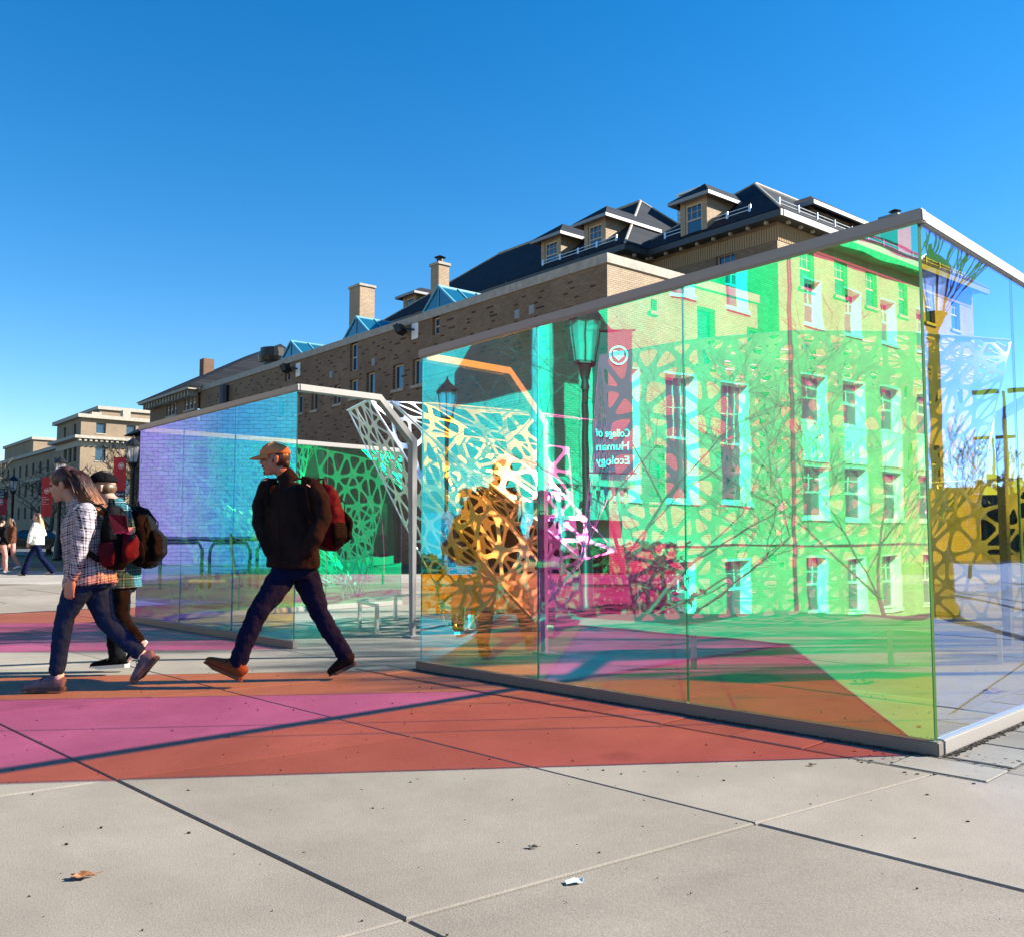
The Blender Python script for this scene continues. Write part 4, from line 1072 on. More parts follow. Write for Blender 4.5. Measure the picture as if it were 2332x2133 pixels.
mb = MB(); mb.quad(FR.p(17,ZB,0), FR.p(17,12.6,0), FR.p(17,12.6,12), FR.p(17,ZB,12)); mb.quad(FR.p(-8.5,ZB,0), FR.p(-8.5,12.6,0), FR.p(-8.5,12.6,12), FR.p(-8.5,ZB,12)); mb.build('wall', M_BRICK_R, hallr)
# brick wing west of the far plaza (its courses show violet in the farther pavilion)
wing = empty('brick_wing', (-28.5,24,0), 'sunlit brick wing west of the far plaza, mirrored in the farther pavilion', 'building')
FWG = Fr(V(-28.5,15.2,0), V(0,1,0), V(-1,0,0))
M_BRICK_W = brickmat('coarse_brick', (.33,.26,.18), (.29,.23,.16), (.13,.10,.08), V(0,1,0), .42, .15)
ww = [(a, a+1.1, z, z+1.9) for a in (9,13,17) for z in (1.2,4.8,8.4)]
wall(FWG, 0, 20, -3.2, 12.5, ww, M_BRICK_W, wing, depth=.3)
for h in ww: window(FWG, *h, wing, M_WHITEF, 2, 2, M_STONE, w=.2)
mb = MB(); FWG.box(mb, -.3, 20.3, 12.5, 13.0, -.3, 8); mb.build('cornice', M_STONE, wing)
mb = MB(); mb.quad(FWG.p(0,-3.2,0), FWG.p(0,12.5,0), FWG.p(0,12.5,8), FWG.p(0,-3.2,8)); mb.quad(FWG.p(20,-.2,0), FWG.p(20,12.5,0), FWG.p(20,12.5,8), FWG.p(20,-.2,8)); mb.build('end_wall', M_BRICK_W, wing)
# stone porch with columns and balustrade beside it
porch = empty('stone_porch', tuple(FR.p(-11,-3,-1)), 'pale stone porch with columns and a balustrade, mirrored in the middle pane', 'porch')
mb = MB(); FR.box(mb, -11.6, -8.6, 1.5, 1.8, -3.2, 3); FR.box(mb, -11.6, -8.6, -3.1, 1.5, -2.6, 3); FR.box(mb, -11.6, -8.6, 8.2, 9.4, -3.0, 3); mb.build('plinth', M_STONE, porch)
for k in range(2):
    mb = MB(); mb.lathe(FR.p(-11.1+k*1.7,1.8,-2.2), [(.42,0),(.42,.2),(.32,.3),(.28,5.9),(.4,6.1),(.4,6.4)], 14); mb.build('column', M_STONE, porch)
for k in range(10):
    mb = MB(); mb.lathe(FR.p(-11.5+k*.3,1.8,-3.0), [(.06,0),(.09,.25),(.05,.45),(.05,.62)], 8); mb.build('baluster', M_STONE, porch)
mb = MB(); FR.box(mb, -11.6, -8.6, 2.42, 2.6, -3.15, -2.85); mb.build('handrail', M_STONE, porch)

# ================================================================== LAMPS, BANNERS
def lantern_lamp(base, hgt, label, lw=.50, name='street_lamp', k=1.0):
    b = Vector(base); r = empty(name, tuple(b), label, 'street lamp', 'black lantern street lamps')
    mb = MB(); mb.lathe(b, [(.22*k,0),(.22*k,.12),(.17*k,.2),(.15*k,.75),(.11*k,.85),(.09*k,1.0),(.075*k,hgt-1.35),(.10*k,hgt-1.3),(.07*k,hgt-1.22),(.16*k,hgt-1.02),(.20*k,hgt-.98)], 14); mb.build('post', M_BLACKIRON, r, True)
    z0 = hgt-.96; z1 = hgt-.38; a0, a1 = lw*.30, lw*.5
    mb = MB(); mb.lathe(b+V(0,0,z0), [(a0,0),(a1,z1-z0)], 6); mb.build('lamp_glass', M_LAMPGL, r)
    mb = MB()
    for k in range(6):
        g = 2*math.pi*k/6; A_, B_ = math.cos(g), math.sin(g)
        mb.bar(b+V(A_*a0*1.03,B_*a0*1.03,z0), b+V(A_*a1*1.03,B_*a1*1.03,z1), .022, .022)
    mb.lathe(b+V(0,0,z0-.03), [(a0*1.1,0),(a0*1.1,.04)], 6); mb.build('lantern_cage', M_BLACKIRON, r)
    mb = MB(); mb.lathe(b+V(0,0,z1), [(a1*1.12,0),(a1*1.16,.05),(a1*.62,.2),(a1*.3,.26),(.03,.33),(.02,.40)], 12); mb.build('lantern_cap', M_BLACKIRON, r)
    return r
M_BANNER = mat('red_banner', (.42,.022,.03), .75, bump=.1, bscale=4)
M_BANNAVY = mat('navy_banner', (.012,.018,.045), .75)
M_PRINT = mat('white_print', (.75,.72,.70), .8)
FONT = None
def text(body, size, loc, X, Up, parent, m=M_PRINT, name='lettering', extr=.003, fit=None):
    cu = bpy.data.curves.new('lettering', 'FONT'); cu.body = body; cu.size = size; cu.extrude = extr; cu.space_line = .85
    cu.materials.append(m)
    o = bpy.data.objects.new(name, cu); COL.objects.link(o)
    X = X.normalized(); Up = Up.normalized(); N = X.cross(Up)
    M_ = Matrix((X, Up, N)).transposed().to_4x4()
    if parent: o.parent = parent; loc = Vector(loc) - wloc(parent)
    bpy.context.view_layer.update()
    me = bpy.data.meshes.new_from_object(o.evaluated_get(bpy.context.evaluated_depsgraph_get()))
    bpy.data.objects.remove(o)
    if fit:
        wx = max(v.co.x for v in me.vertices)
        if wx > fit:
            for v in me.vertices: v.co.x *= fit/wx; v.co.y *= (fit/wx)**.5
    o = bpy.data.objects.new(name, me); COL.objects.link(o)
    if parent: o.parent = parent
    o.matrix_basis = Matrix.Translation(loc) @ M_
    return o
def banner(base, X, z0, z1, wd, gap, label, navy=.22, words=('College of', 'Human', 'Ecology'), top_words=None, emb=.82, sub=None, face=-1):
    b = Vector(base); X = X.normalized(); r = empty('banner', tuple(b+V(0,0,z0)), label, 'banner', 'red banners on the lamp posts')
    Nn = X.cross(V(0,0,1)).normalized()   # towards the reader
    zn = z0 + (z1-z0)*navy
    def sheet_(za, zb, m, nm):
        mb = MB(); n = 5
        for k in range(n):
            t0, t1 = k/n, (k+1)/n
            f = lambda t: Nn*.02*math.sin(t*5)
            for sgn, off in ((1, .004), (-1, -.004)):
                p = [b+X*(gap+wd*t0)+f(t0)+Nn*off+V(0,0,za), b+X*(gap+wd*t1)+f(t1)+Nn*off+V(0,0,za), b+X*(gap+wd*t1)+f(t1)+Nn*off+V(0,0,zb), b+X*(gap+wd*t0)+f(t0)+Nn*off+V(0,0,zb)]
                mb.quad(*p)
        return mb.build(nm, m, r)
    sheet_(zn, z1, M_BANNER, 'banner_cloth')
    if navy > 0: sheet_(z0, zn, M_BANNAVY, 'banner_foot')
    mb = MB()
    for z in (z0, z1): mb.tube([b+V(0,0,z), b+X*(gap+wd+.05)+V(0,0,z)], .015, 6)
    mb.build('banner_arm', M_BLACKIRON, r)
    Sg = 1
    if face == 1: Nn = -Nn; Sg = -1
    TX = X*Sg; T0_ = gap+wd*.08 if Sg == 1 else gap+wd*.92
    # round emblem: disc with a shield cut in red
    c = b+X*(gap+wd*(.66 if navy > 0 else .5))+Nn*.032+V(0,0,z0+(z1-z0)*emb); rd = wd*.24
    mb = MB(); mb.lathe(c, [(rd,0),(rd,.004)], 20, up=Nn); mb.build('emblem_disc', M_PRINT, r)
    mb = MB()
    mb.lathe(c+Nn*.006, [(rd*.84,0),(rd*.84,.001)], 20, up=Nn); mb.build('emblem_ring', M_BANNER, r)
    mb = MB(); q = c+Nn*.0095; s = rd*.55
    mb.poly([q+X*-s+V(0,0,s*.8), q+X*s+V(0,0,s*.8), q+X*s+V(0,0,-s*.1), q+V(0,0,-s), q+X*-s+V(0,0,-s*.1)]); mb.build('emblem_shield', M_PRINT, r)
    mb = MB(); q = q+Nn*.002; mb.poly([q+X*-s*.1+V(0,0,s*.8), q+X*s*.1+V(0,0,s*.8), q+X*s*.1+V(0,0,-s*.8), q+X*-s*.1+V(0,0,-s*.8)]); mb.poly([q+X*-s*.9+V(0,0,s*.3), q+X*s*.9+V(0,0,s*.3), q+X*s*.9+V(0,0,s*.12), q+X*-s*.9+V(0,0,s*.12)]); mb.build('emblem_cross', M_BANNER, r)
    if words:
        h_ = (zn-z0)/(len(words)+.6)
        for k, wd_ in enumerate(words):
            text(wd_, h_*.95, b+X*T0_+Nn*.032+V(0,0,zn-h_*(k+1.0)), TX, V(0,0,1), r, fit=wd*.84)
    if sub:
        h_ = (z1-z0)*.045
        for k, wd_ in enumerate(sub): text(wd_, h_*(1.0 if k < 2 else .8), b+X*T0_+Nn*.032+V(0,0,z0+(z1-z0)*.48-h_*1.25*k), TX, V(0,0,1), r, fit=wd*.84)
    return r
lampL1 = gp(295,1288); lampL2 = gp(130,1275); lampL3 = gp(24,1262)
lantern_lamp(lampL1, 4.72, 'black lantern street lamp nearest, rising just left of the farther pavilion', .52)
lantern_lamp(lampL2, 4.72, 'black lantern street lamp half hidden behind the long haired woman', .52)
lantern_lamp(lampL3, 4.72, 'black lantern street lamp farthest away at the left edge', .52)
def ban_at(lp, x0, x1, y1, y0, label, **k):
    s = lp.y/2089; X = V(-1,0,0)
    X = V(1,0,0); g = (x0-1166)*s - lp.x
    return banner(lp, X, CAM_H+(1220-y0)*s, CAM_H+(1220-y1)*s, (x1-x0)*s, g, label, **k)
ban_at(lampL1, 256, 284, 1041, 1150, 'red banner with white emblem and navy foot on the nearest lamp post', navy=.3)
ban_at(lampL2, 94, 119, 1086, 1176, 'plain red banner with emblem and small lines of text on the middle lamp post', navy=0, words=None, emb=.65, sub=('Lawns','and Walks','Student','Campus Life'))
ban_at(lampL3, -16, 16, 1113, 1172, 'red banner with a navy top panel at the left edge of the picture', navy=0, words=None, emb=.5)
# navy heading on the far banner
o_ = lampL3; s_ = o_.y/2089
mb = MB(); x0 = (-16-1166)*s_; x1 = (15-1166)*s_; mb.quad(V(x0,o_.y-.05,CAM_H+(1220-1134)*s_), V(x1,o_.y-.05,CAM_H+(1220-1134)*s_), V(x1,o_.y-.05,CAM_H+(1220-1113)*s_), V(x0,o_.y-.05,CAM_H+(1220-1113)*s_))
bb = [o for o in COL.objects if o.name.startswith('banner') and o.get('label','').startswith('red banner with a navy top')][0]
mb.build('banner_head', M_BANNAVY, bb)
for k, t_s in enumerate(('College of','Human','Ecology')): text(t_s, .17, V((0-1166)*s_-.28, o_.y-.06, CAM_H+(1220-1119-k*6.2)*s_), V(1,0,0), V(0,0,1), bb)
# lamps that stand off to the left and right and are mirrored in the glass
lm1 = mirrorA(V(1.03,12.7,0)); 
lantern_lamp(lm1, 4.45, 'black lantern street lamp at the plaza edge, mirrored in the middle pane', .46, k=.62)
lm2 = mirrorA(V(-1.56,22,0)); lm2.z = terr(lm2.x, lm2.y)
lantern_lamp(lm2, 4.9-lm2.z, 'black lantern street lamp on the sunken lawn, mirrored in the left pane', .5, k=.6)
nB = -A_DIR
def mirrorB(p):
    w_ = p - CRN; w_.z = 0; return p - nB*(2*w_.dot(nB))
lm3 = mirrorB(V(5.8,12.5,0))
lantern_lamp(lm3, 5.1, 'black lantern street lamp beside the plaza, mirrored in the blue pane', .44)
Xb = (mirrorA(V(2,12.7,0))-lm1).normalized()
banner(lm1, Xb, 1.95, 3.95, .56, .10, 'red banner naming a college, mirrored in the middle pane', navy=.35, face=1)
# parking lot lights
for n, (x, y) in enumerate(((27,50),(39,74))):
    p = mirrorB(V(x, y, 0)); r = empty('parking_light', tuple(p), 'twin headed parking lot light pole, ' + ('nearer' if n == 0 else 'farther') + ' one mirrored in the blue pane', 'light pole', 'parking light poles')
    mb = MB(); mb.tube([p, p+V(0,0,9)], [.16,.10], 8); mb.build('post', M_BLACKIRON, r)
    X = V(p.y, -p.x, 0).normalized()
    for sgn in (-1, 1): mb = MB(); mb.box(p+X*sgn*.9+V(0,0,9), (1.3,.5,.22), 0, (X, V(0,0,1).cross(X), V(0,0,1))); mb.build('lamp_head', M_BLACKIRON, r)

# ================================================================== TREES
M_BARK = mat('grey_bark', (.11,.09,.07), .95, col2=(.06,.05,.04), scale=12, bump=.5, bscale=20)
def bare_tree(base, hgt, seed, label, levels=5, r0=.13, spread=.55, splits=3, name='bare_tree', group='leafless trees', trunkh=.28, zb=0.0, minr=.006):
    rt = random.Random(seed); b = Vector(base); r = empty(name, tuple(b), label, 'tree', group)
    tm_ = MB(); cm = MB()
    def grow(p, d, L, rad, lev, mbx):
        n = 3; pts = [p]; rr = [rad]
        q = p.copy(); dd = d.copy()
        for i in range(n):
            dd = (dd + V(rt.uniform(-1,1), rt.uniform(-1,1), rt.uniform(-.4,.8))*.13).normalized(); q = q + dd*(L/n); pts.append(q.copy()); rr.append(rad*(1-.3*(i+1)/n))
        mbx.tube(pts, rr, 6 if lev < 2 else 4 if lev < 3 else 3, cap=False)
        if lev >= levels: return
        k = splits if lev > 0 else splits+1
        for i in range(k):
            src = pts[-1] if i < 2 else pts[rt.randint(1, n)]
            a = rt.uniform(0, 6.28); o = V(math.cos(a), math.sin(a), rt.uniform(-.1,.35))
            nd_ = (dd*(1-spread*.6) + o*spread).normalized()
            grow(src, nd_, L*rt.uniform(.62,.84), max(rr[-1]*rt.uniform(.55,.75), minr), lev+1, cm)
    grow(b, V(rt.uniform(-.05,.05), rt.uniform(-.05,.05), 1).normalized(), hgt*trunkh, r0, 0, tm_)
    tm_.build('trunk', M_BARK, r, True); cm.build('crown', M_BARK, r)
    return r
bare_tree(V(-9.4,5.2,terr(-9.4,5.2)), 11, 3, 'bare branching tree on the lawn bank, mirrored in the near glass wall', 6, .09, .62, 3, minr=.004)
bare_tree(V(-13.5,-1.5,terr(-13.5,-1.5)), 10, 8, 'second bare tree before the mirrored hall, standing lower on the lawn', 5, .07, .55, minr=.004)
bare_tree(FA.p(43.5,0,-3), 9, 5, 'tangled bare tree against the brown end block', 6, .14, .6, 3, minr=.014)
bare_tree(gp(110,1262), 8, 21, 'low bare tree before the far left hall, behind the second lamp', 5, .15, .7, 3, minr=.02)
bare_tree(gp(330,1262), 8.5, 22, 'slender bare tree beside the nearest lamp at the left end', 6, .10, .45, 3, minr=.012)
bare_tree(gp(872,1330), 3.4, 14, 'small young tree staked in the grass behind the farther pavilion', 4, .035, .5, 2, trunkh=.4, minr=.006)
bare_tree(V(21.2,11.0,0), 14.5, 31, 'tall bare tree off to the right that streaks the plaza with shadow', 6, .16, .13, 3, minr=.018)
bare_tree(mirrorB(V(11.9,24,0)), 4.4, 35, 'upright bare tree mirrored in the blue pane', 6, .05, .34, 3, minr=.006)
# evergreen hedge far to the right
M_LEAF = mat('dark_evergreen_leaf', (.03,.055,.02), .8, rnd=0, col2=(.055,.08,.03), scale=3)
def hedge(p0, p1, hgt, wd, n, seed, label, lf=1.0):
    rt = random.Random(seed); mb = MB(); d = (p1-p0); L = d.length; d.normalize(); s = d.cross(V(0,0,1))
    for k in range(n):
        t = rt.random()*L; h_ = hgt*(.75+.25*noise.noise(V(t*.3,0,seed))) ; z = rt.random()**.7*h_; o = rt.gauss(0, wd*.35)
        c = p0 + d*t + s*o + V(0,0,z); a = V(rt.uniform(-1,1),rt.uniform(-1,1),rt.uniform(-1,1)).normalized()*rt.uniform(.12,.3)*lf; b_ = a.cross(V(rt.uniform(-1,1),rt.uniform(-1,1),1)).normalized()*rt.uniform(.08,.2)*lf
        mb.poly([c-a, c+b_, c+a, c-b_])
    for k in range(24):
        a = p0+d*(L*k/24); mb.box(a+d*(L/48)+V(0,0,hgt*.36), (L/24+.01, wd*.5, hgt*.72), 0, (d, s, V(0,0,1)))
    o = mb.build('hedge', M_LEAF); return tag(o, label, 'hedge')
hedge(V(30,40,0), V(50,8,0), 4.6, 3, 9000, 2, 'long dark evergreen hedge far to the right, mirrored in the blue pane')

hedge(V(27,62,0), V(62,46,0), 5.2, 3, 9000, 6, 'dark evergreen hedge beyond the hall, seen through the blue pane')
# east hall: its shaded side is mirrored, dark, in the green back panes
east = empty('east_hall', (41,-6,0), 'dark brick hall far to the east, mirrored in the green panes', 'building')
FEH = Fr(V(41,-28,0), V(0,1,0), V(1,0,0))
M_BRICK_H = brickmat('brown_brick_east', (.30,.23,.16), (.25,.19,.13), (.22,.18,.14), V(0,1,0))
wh = [(a, a+1.3, z, z+2.0) for a in range(2,36,4) for z in (1.2,4.8,8.2)]
wall(FEH, 0, 37, -.1, 11.6, wh, M_BRICK_H, east, depth=.25)
for h in wh: window(FEH, *h, east, M_WFRAME, 2, 2, M_STONE)
mb = MB(); FEH.box(mb, -.3, 37.3, 11.6, 12.1, -.4, 9); mb.build('cornice', M_STONE, east)
mb = MB(); mb.quad(FEH.p(37,-.1,0), FEH.p(37,11.6,0), FEH.p(37,11.6,9), FEH.p(37,-.1,9)); mb.quad(FEH.p(0,-.1,0), FEH.p(0,11.6,0), FEH.p(0,11.6,9), FEH.p(0,-.1,9)); mb.build('end_wall', M_BRICK_H, east)
hedge(FR.p(-17.5,-2.9,-6.0), FR.p(-10.0,-2.9,-5.2), 4.9, 1.6, 16000, 12, 'dark evergreen hedge under the porch, mirrored in the middle pane', .5)
# street side clutter near the left edge: parked car, bench wall, bike rack, scooter, stair rail
M_CARP = mat('dark_green_car_paint', (.03,.045,.04), .3, .3, coat=.6)
M_TYRE = mat('tyre_rubber', (.015,.015,.015), .8)
def car(base, ang, label):
    b = Vector(base); r = empty('parked_car', tuple(b), label, 'car'); X = V(math.cos(ang), math.sin(ang), 0); Y = V(-X.y, X.x, 0)
    def P_(a, o, z): return b + X*a + Y*o + V(0,0,z)
    prof = [(-2.2,.35),(-2.25,.7),(-2.1,.95),(-1.55,1.0),(-.95,1.42),(.5,1.45),(1.15,1.0),(1.95,.86),(2.2,.62),(2.2,.35)]
    mb = MB()
    for sg in (-1, 1): mb.poly([P_(a, sg*(.88 if z < 1.05 else .68), z) for a, z in prof])
    for i in range(len(prof)):
        a, b2 = prof[i], prof[(i+1) % len(prof)]; wa = .88 if a[1] < 1.05 else .68; wb = .88 if b2[1] < 1.05 else .68
        mb.quad(P_(a[0],-wa,a[1]), P_(b2[0],-wb,b2[1]), P_(b2[0],wb,b2[1]), P_(a[0],wa,a[1]))
    o = mb.build('body', M_CARP, r); recalc(o); bevel(o, .04, 2)
    for sg in (-1, 1):
        mb = MB(); mb.poly([P_(-1.4,sg*.885,1.03), P_(-.9,sg*.70,1.37), P_(-.25,sg*.70,1.40), P_(-.25,sg*.885,1.03)][::1]); mb.build('side_window', M_WGLASS, r)
        mb = MB(); mb.poly([P_(-.15,sg*.885,1.03), P_(-.15,sg*.70,1.40), P_(.45,sg*.70,1.39), P_(1.0,sg*.885,1.03)]); mb.build('side_window', M_WGLASS, r)
        for a in (-1.35, 1.4):
            mb = MB(); c = P_(a, sg*.80, .33); mb.lathe(c-Y*.1, [(.31,0),(.33,.03),(.33,.17),(.31,.2)], 20, up=Y); wh = mb.build('wheel', M_TYRE, r)
            mb = MB(); mb.lathe(c+Y*sg*.11, [(.2,0),(.2,.012)], 14, up=Y*sg); mb.build('rim', M_STEEL, wh)
        mb = MB(); mb.box(P_(2.17, sg*.62, .68), (.08,.3,.14), 0, (X,Y,V(0,0,1))); mb.build('headlight', M_LAMPGL, r)
    mb = MB(); mb.poly([P_(1.13,-.82,1.02), P_(1.13,.82,1.02), P_(.54,.64,1.43), P_(.54,-.64,1.43)]); mb.build('windscreen', M_WGLASS, r)
    return r
car(gp(75,1262), R(196), 'dark green car parked on the road behind the woman in the white jacket')
M_RACK = mat('black_rack_paint', (.02,.022,.02), .5, .3)
rk = mirrorA(V(-6.2,19.0,0)); d_ = (mirrorA(V(-4.2,19.6,0))-rk).normalized()
r = empty('bike_rack', tuple(rk), 'black looped bike rack at the left plaza edge, mirrored in the farther pavilion', 'bike rack')
for k in range(3):
    mb = MB(); a = rk+d_*(k*.95-1); zt = .95
    mb.tube([a, a+V(0,0,zt-.15), a+d_*.08+V(0,0,zt), a+d_*.72+V(0,0,zt), a+d_*.8+V(0,0,zt-.15), a+d_*.8], .035, 8); mb.build('hoop', M_RACK, r)
mb = MB(); mb.tube([rk-d_*1.2+V(0,0,1.02), rk+d_*1.9+V(0,0,1.02)], .04, 8); mb.build('rail', M_RACK, r)
sc = rk - B_DIR*-.35 + d_*.3
r = empty('scooter', tuple(sc), 'electric kick scooter leaning at the bike rack, mirrored in the farther pavilion', 'scooter')
for a in (-.5, .5):
    mb = MB(); c = sc+d_*a+V(0,0,.13); s_ = d_.cross(V(0,0,1)); mb.lathe(c-s_*.03, [(.11,0),(.13,.015),(.13,.045),(.11,.06)], 18, up=s_); mb.build('wheel', M_TYRE, r)
M_SCO = mat('orange_scooter_paint', (.5,.16,.02), .4)
mb = MB(); mb.bar(sc-d_*.42+V(0,0,.17), sc+d_*.3+V(0,0,.17), .17, .05); mb.build('deck', M_SCO, r)
mb = MB(); mb.tube([sc+d_*.48+V(0,0,.2), sc+d_*.36+V(0,0,1.12)], .028, 8); mb.build('stem', M_SCO, r)
mb = MB(); s_ = d_.cross(V(0,0,1)); mb.tube([sc+d_*.36+V(0,0,1.12)-s_*.24, sc+d_*.36+V(0,0,1.12)+s_*.24], .02, 8); mb.build('handlebar', M_RACK, r)
# steel stair rail and landing at the end of the long building, seen through the farther pavilion
b0 = FA.p(30.5, 0, -1.6)
r = empty('stair_rail', tuple(b0), 'dark picket railing on a landing by the brick wall, seen through the farther pavilion', 'railing')
mb = MB(); FA.box(mb, 28.2, 33, 0, 1.5, -2.2, -.02); mb.build('landing', M_STONE, r)
mb = MB(); FA.box(mb, 28.2, 33, 2.75, 2.82, -2.2, -2.13); FA.box(mb, 28.2, 33, 1.6, 1.66, -2.2, -2.13); mb.build('top_bar', M_RACK, r)
for k in range(20):
    mb = MB(); t = 28.3+k*.24; FA.box(mb, t, t+.035, 1.5, 2.75, -2.19, -2.15); mb.build('picket', M_RACK, r)
# bent downpipe on the brick wall
r = empty('downpipe', tuple(FA.p(26.5,5,-.1)), 'bent dark downpipe on the brick wall seen through the blue panes', 'downpipe')
mb = MB(); mb.tube([FA.p(29.3,9.4,-.2), FA.p(29.3,4.6,-.2), FA.p(28.4,3.6,-.2), FA.p(28.4,1.5,-.2)], .26, 8); mb.build('pipe', M_BLACKSL, r)
# low stone seat wall in the far plaza
r = empty('seat_wall', tuple(gp(230,1295)), 'low pale stone seat wall edging the far plaza at the left', 'wall')
a = gp(150,1292); b = gp(300,1290); mb = MB(); mb.bar(a+V(0,0,.2), b+V(0,0,.2), .5, .4); mb.build('wall_block', M_STONE2, r)
mb = MB(); mb.bar(a+V(-.1,0,.43), b+V(.1,0,.43), .6, .07); mb.build('cap', M_STONE, r)

# ================================================================== PEOPLE
def skinmat(name, col):
    m = mat(name, col, .5, bump=.05, bscale=60)
    for n in m.node_tree.nodes:
        if n.type == 'BSDF_PRINCIPLED':
            n.inputs['Subsurface Weight'].default_value = .12; n.inputs['Subsurface Radius'].default_value = (.02,.008,.004)
    return m
M_SKIN = skinmat('light_skin', (.40,.22,.155)); M_SKIN2 = skinmat('tanned_skin', (.30,.15,.10)); M_SKIN3 = skinmat('brown_skin', (.20,.10,.06))
def fabric(name, col, col2=None, rough=.85, bump=.25, bscale=9, sheen=.0, spec=.05, stretch=None):
    m = mat(name, col, rough, col2=col2, scale=9, bump=bump, bscale=bscale, spec=spec, stretch=stretch)
    for n in m.node_tree.nodes:
        if n.type == 'BSDF_PRINCIPLED': n.inputs['Sheen Weight'].default_value = sheen
        if n.type == 'BUMP': n.inputs['Distance'].default_value = .03
    return m
M_JACKET = fabric('black_jacket', (.010,.008,.0085), (.018,.013,.013)); M_JEAN = fabric('blue_denim', (.007,.020,.062), (.010,.027,.075), bscale=22, bump=.15); M_JEAND = fabric('navy_denim', (.004,.007,.030), (.006,.010,.038), bscale=20, bump=.15)
M_BLKTR = fabric('black_trousers', (.006,.006,.007), (.010,.010,.011)); M_CAPT = fabric('orange_lit_tan_cap', (.42,.17,.07), (.46,.20,.09), bump=.1, bscale=40); M_CAPB = fabric('black_cap', (.005,.005,.006), None, bump=.1, bscale=40)  # cap cloth is tan; its colour is pushed to orange for the warm light
M_PACKB = fabric('black_pack', (.004,.004,.0045), (.007,.0065,.007), bscale=10, rough=.7); M_PACKR = fabric('maroon_pack', (.07,.005,.012), (.04,.004,.009), bscale=9, rough=.6); M_PINK = fabric('pink_zip', (.7,.03,.20)); M_GREYP = fabric('grey_patterned_pack', (.10,.10,.10), (.35,.35,.34))
M_WHITEJ = fabric('cream_jacket', (.70,.67,.60), (.78,.75,.68)); M_PINKP = fabric('dusty_pink_leggings', (.55,.24,.20)); M_CARD = fabric('brown_cardigan', (.09,.035,.02)); M_SOCK = fabric('white_sock', (.65,.62,.64), bump=.1)
M_SHOEB = fabric('lit_boot_leather', (.13,.045,.018), (.17,.06,.024), bump=.15, rough=.55); M_SHOEK = fabric('shaded_boot_leather', (.010,.007,.006), (.018,.012,.012), bump=.15, rough=.6); M_SHOEG = fabric('grey_trainer', (.08,.08,.11), (.17,.16,.2), bump=.15); M_CANV = fabric('black_canvas', (.005,.005,.005), bump=.1)  # boot leather in two tones, warm light and shade put into the colour
M_SOLE = mat('rubber_sole', (.05,.045,.045), .8); M_SOLEW = mat('white_rubber', (.70,.68,.62), .6); M_SANDAL = mat('tan_sandal', (.45,.32,.2), .6); M_SOLET = mat('lit_boot_rubber', (.12,.05,.025), .8)  # last rubber is the warm lit tone for the front boot sole
M_EYE = mat('eye', (.02,.015,.012), .2); M_LIP = mat('lips', (.36,.12,.10), .5); M_METAL = mat('zip_metal', (.5,.5,.5), .3, 1)
def hairmat(name, c1, c2, c3=None, zsplit=None):
    m, t, o = newmat(name); p = t.nodes.new('ShaderNodeBsdfPrincipled'); p.inputs['Roughness'].default_value = .42; p.inputs['Specular IOR Level'].default_value = .5
    t.links.new(p.outputs[0], o.inputs[0])
    g = t.nodes.new('ShaderNodeNewGeometry'); n = t.nodes.new('ShaderNodeTexNoise'); n.inputs['Scale'].default_value = 55; n.inputs['Detail'].default_value = 3
    mp = t.nodes.new('ShaderNodeMapping'); mp.inputs['Scale'].default_value = (1,1,.25); t.links.new(g.outputs['Position'], mp.inputs[0]); t.links.new(mp.outputs[0], n.inputs['Vector'])
    r = t.nodes.new('ShaderNodeValToRGB'); r.color_ramp.elements[0].position = .35; r.color_ramp.elements[1].position = .7; r.color_ramp.elements[0].color = c4(c1); r.color_ramp.elements[1].color = c4(c2); t.links.new(n.outputs['Fac'], r.inputs[0])
    last = r.outputs[0]
    if c3:
        sx = t.nodes.new('ShaderNodeSeparateXYZ'); t.links.new(g.outputs['Position'], sx.inputs[0]); mr = t.nodes.new('ShaderNodeMapRange'); mr.inputs['From Min'].default_value = zsplit[1]; mr.inputs['From Max'].default_value = zsplit[0]; t.links.new(sx.outputs[2], mr.inputs[0])
        mx = t.nodes.new('ShaderNodeMix'); mx.data_type = 'RGBA'; t.links.new(mr.outputs[0], mx.inputs[0]); t.links.new(last, mx.inputs[6]); mx.inputs[7].default_value = c4(c3); last = mx.outputs[2]
    t.links.new(last, p.inputs['Base Color'])
    b = t.nodes.new('ShaderNodeBump'); b.inputs['Strength'].default_value = .5; b.inputs['Distance'].default_value = .01; t.links.new(n.outputs['Fac'], b.inputs['Height']); t.links.new(b.outputs[0], p.inputs['Normal'])
    return m
M_HAIRD = hairmat('dark_brown_hair', (.02,.011,.008), (.045,.024,.016)); M_HAIRO = hairmat('brown_hair_fading_copper', (.030,.011,.009), (.07,.026,.018), (.42,.16,.06), (1.27,1.44)); M_HAIRB = hairmat('brown_hair_fading_blond', (.04,.02,.012), (.08,.045,.02), (.62,.40,.16), (1.35,1.6)); M_HAIRS = hairmat('sandy_hair', (.07,.038,.018), (.13,.07,.035)); M_HAIRK = hairmat('black_hair', (.008,.006,.006), (.02,.014,.012))

